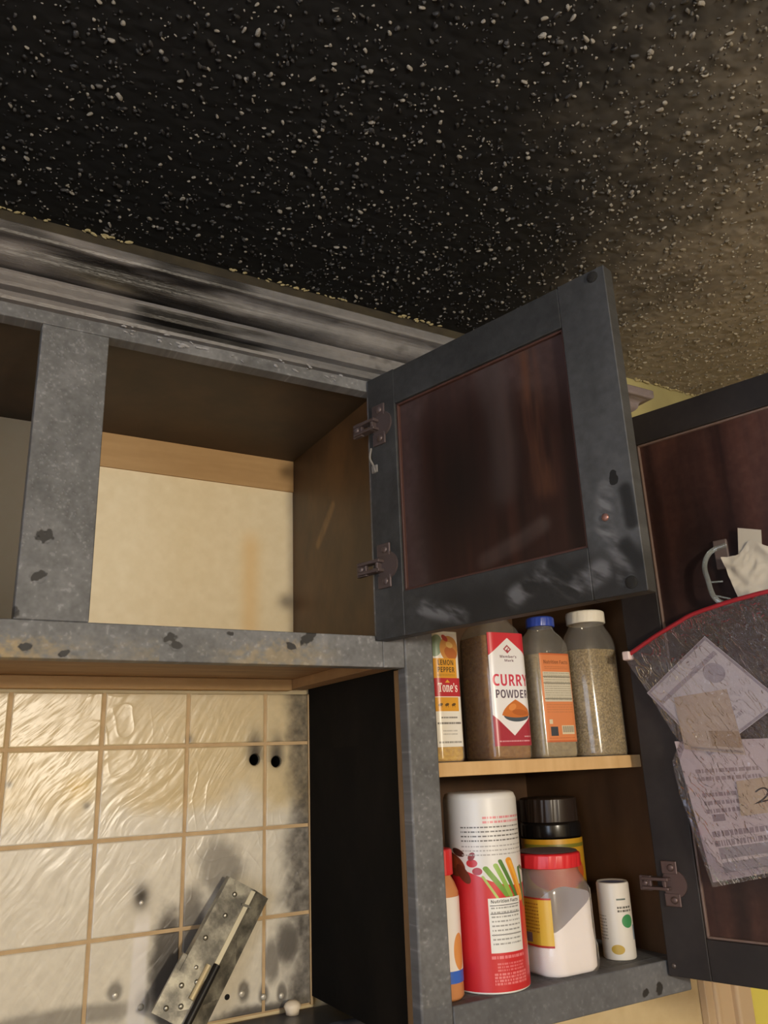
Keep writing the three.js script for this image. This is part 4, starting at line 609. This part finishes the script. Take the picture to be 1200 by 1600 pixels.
{ // torn white paper scraps above the bag
  const o = onDoor('paper_scrap', 'torn white paper tags stuck to the red door above the zip bag', 'paper', [0.19, 0.165, 0.0]);
  const m = mat({ color: rgb(190, 182, 168), roughness: 0.85 });
  const sh = (pts, z, d = 0.0012) => { const s = new THREE.Shape(pts.map((p) => new THREE.Vector2(...p))); return new THREE.ExtrudeGeometry(s, { depth: d, bevelEnabled: false }).translate(0, 0, z); };
  part('tag', sh([[0.171, 0.205], [0.2, 0.2], [0.2055, 0.2445], [0.1775, 0.2535]], 0.0025), m, o); const gs = new THREE.PlaneGeometry(1, 1, 22, 22), gp = gs.attributes.position;
  for (let i = 0; i < gp.count; i++) { const u = gp.getX(i) + 0.5, v = gp.getY(i) + 0.5, x = 0.1515 + 0.012 * (1 - v) + u * (0.085 - 0.004 * v), y = 0.164 + v * (0.054 + 0.016 * Math.exp(-(((u - 0.5) / 0.16) ** 2)) + 0.004 * (fbm(u * 9, 2, 333, 2) - 0.5)); gp.setXYZ(i, x, y, 0.0035 + 0.012 * Math.abs(fbm(x * 60 + y * 45, y * 30, 331, 2) - 0.5) + 0.004 * fbm(x * 150, y * 150, 335, 2)); }
  const bk = gs.clone(), bp = bk.attributes.position; for (let i = 0; i < bp.count; i++) bp.setZ(i, bp.getZ(i) - 0.0012); gs.computeVertexNormals(); bk.computeVertexNormals();
  part('crumpled_paper', merge([gs, bk]), mat({ color: rgb(196, 188, 174), roughness: 0.85, side: THREE.DoubleSide }), o);
  part('tape_pad', bx(0.172, 0.225, 0.168, 0.222, -0.0068, 0.0034, 0.001), mat({ color: rgb(170, 160, 148), roughness: 0.8 }), o);
}
{ // clear adhesive hook
  const o = onDoor('wall_hook', 'clear plastic adhesive hook on the red door beside the paper scraps', 'hook', [0.142, 0.155, 0.0]);
  part('hook', merge([tube([V(0.158, 0.236, -0.002), V(0.138, 0.229, 0.004), V(0.130, 0.212, 0.011), V(0.133, 0.190, 0.016), V(0.138, 0.166, 0.017), V(0.146, 0.158, 0.013), V(0.156, 0.158, 0.004)], 0.0034, 40, 8), tube([V(0.136, 0.187, 0.014), V(0.150, 0.186, 0.011)], 0.0012, 6, 6), tube([V(0.14, 0.168, 0.015), V(0.156, 0.162, 0.011)], 0.0012, 6, 6)]), mat({ color: rgb(230, 240, 240), transmission: 0.85, thickness: 0.004, roughness: 0.08, ior: 1.5 }), o);
  part('pad', bx(0.140, 0.1585, 0.205, 0.2445, -0.0068, -0.0015, 0.002), mat({ color: rgb(128, 112, 108), transmission: 0.4, thickness: 0, roughness: 0.3 }), o);
}

// ---------------------------------------------------------------- standing lamp in the kitchen (behind the camera)
{
  const R = 0.075, o = thing('floor_lamp', 'standing lamp with a frosted globe facing the cabinets', 'lamp', [LAMP.x, FLOOR, LAMP.z]);
  part('base', lathe([[1e-5, FLOOR + 0.03], [0.05, FLOOR + 0.028], [0.14, FLOOR + 0.014], [0.145, FLOOR], [1e-5, FLOOR]], LAMP.x, LAMP.z, 40), M.sootBlack, o);
  part('pole', new THREE.CylinderGeometry(0.011, 0.011, LAMP.y - R - FLOOR - 0.02, 16).translate(LAMP.x, (LAMP.y - R + FLOOR + 0.02) / 2, LAMP.z), M.dullSteel, o);
  part('socket', lathe([[0.011, LAMP.y - R - 0.03], [0.03, LAMP.y - R - 0.025], [0.032, LAMP.y - R + 0.008], [1e-5, LAMP.y - R + 0.008]], LAMP.x, LAMP.z, 24), M.dullSteel, o);
  part('globe', new THREE.SphereGeometry(R, 32, 20).translate(LAMP.x, LAMP.y, LAMP.z), mat({ color: rgb(255, 246, 230), emissive: new THREE.Color().setRGB(1, 0.82, 0.6), emissiveIntensity: 14, roughness: 0.4 }), o, 'frosted glowing globe');
  const l = new THREE.PointLight(new THREE.Color().setRGB(1, 0.89, 0.72), LAMP_CD, 0, 2); l.position.set(0, LAMP.y - FLOOR, 0); l.castShadow = true; l.shadow.radius = 3.7; l.name = 'globe_light'; o.add(l);
}
renderer.render(scene, camera);
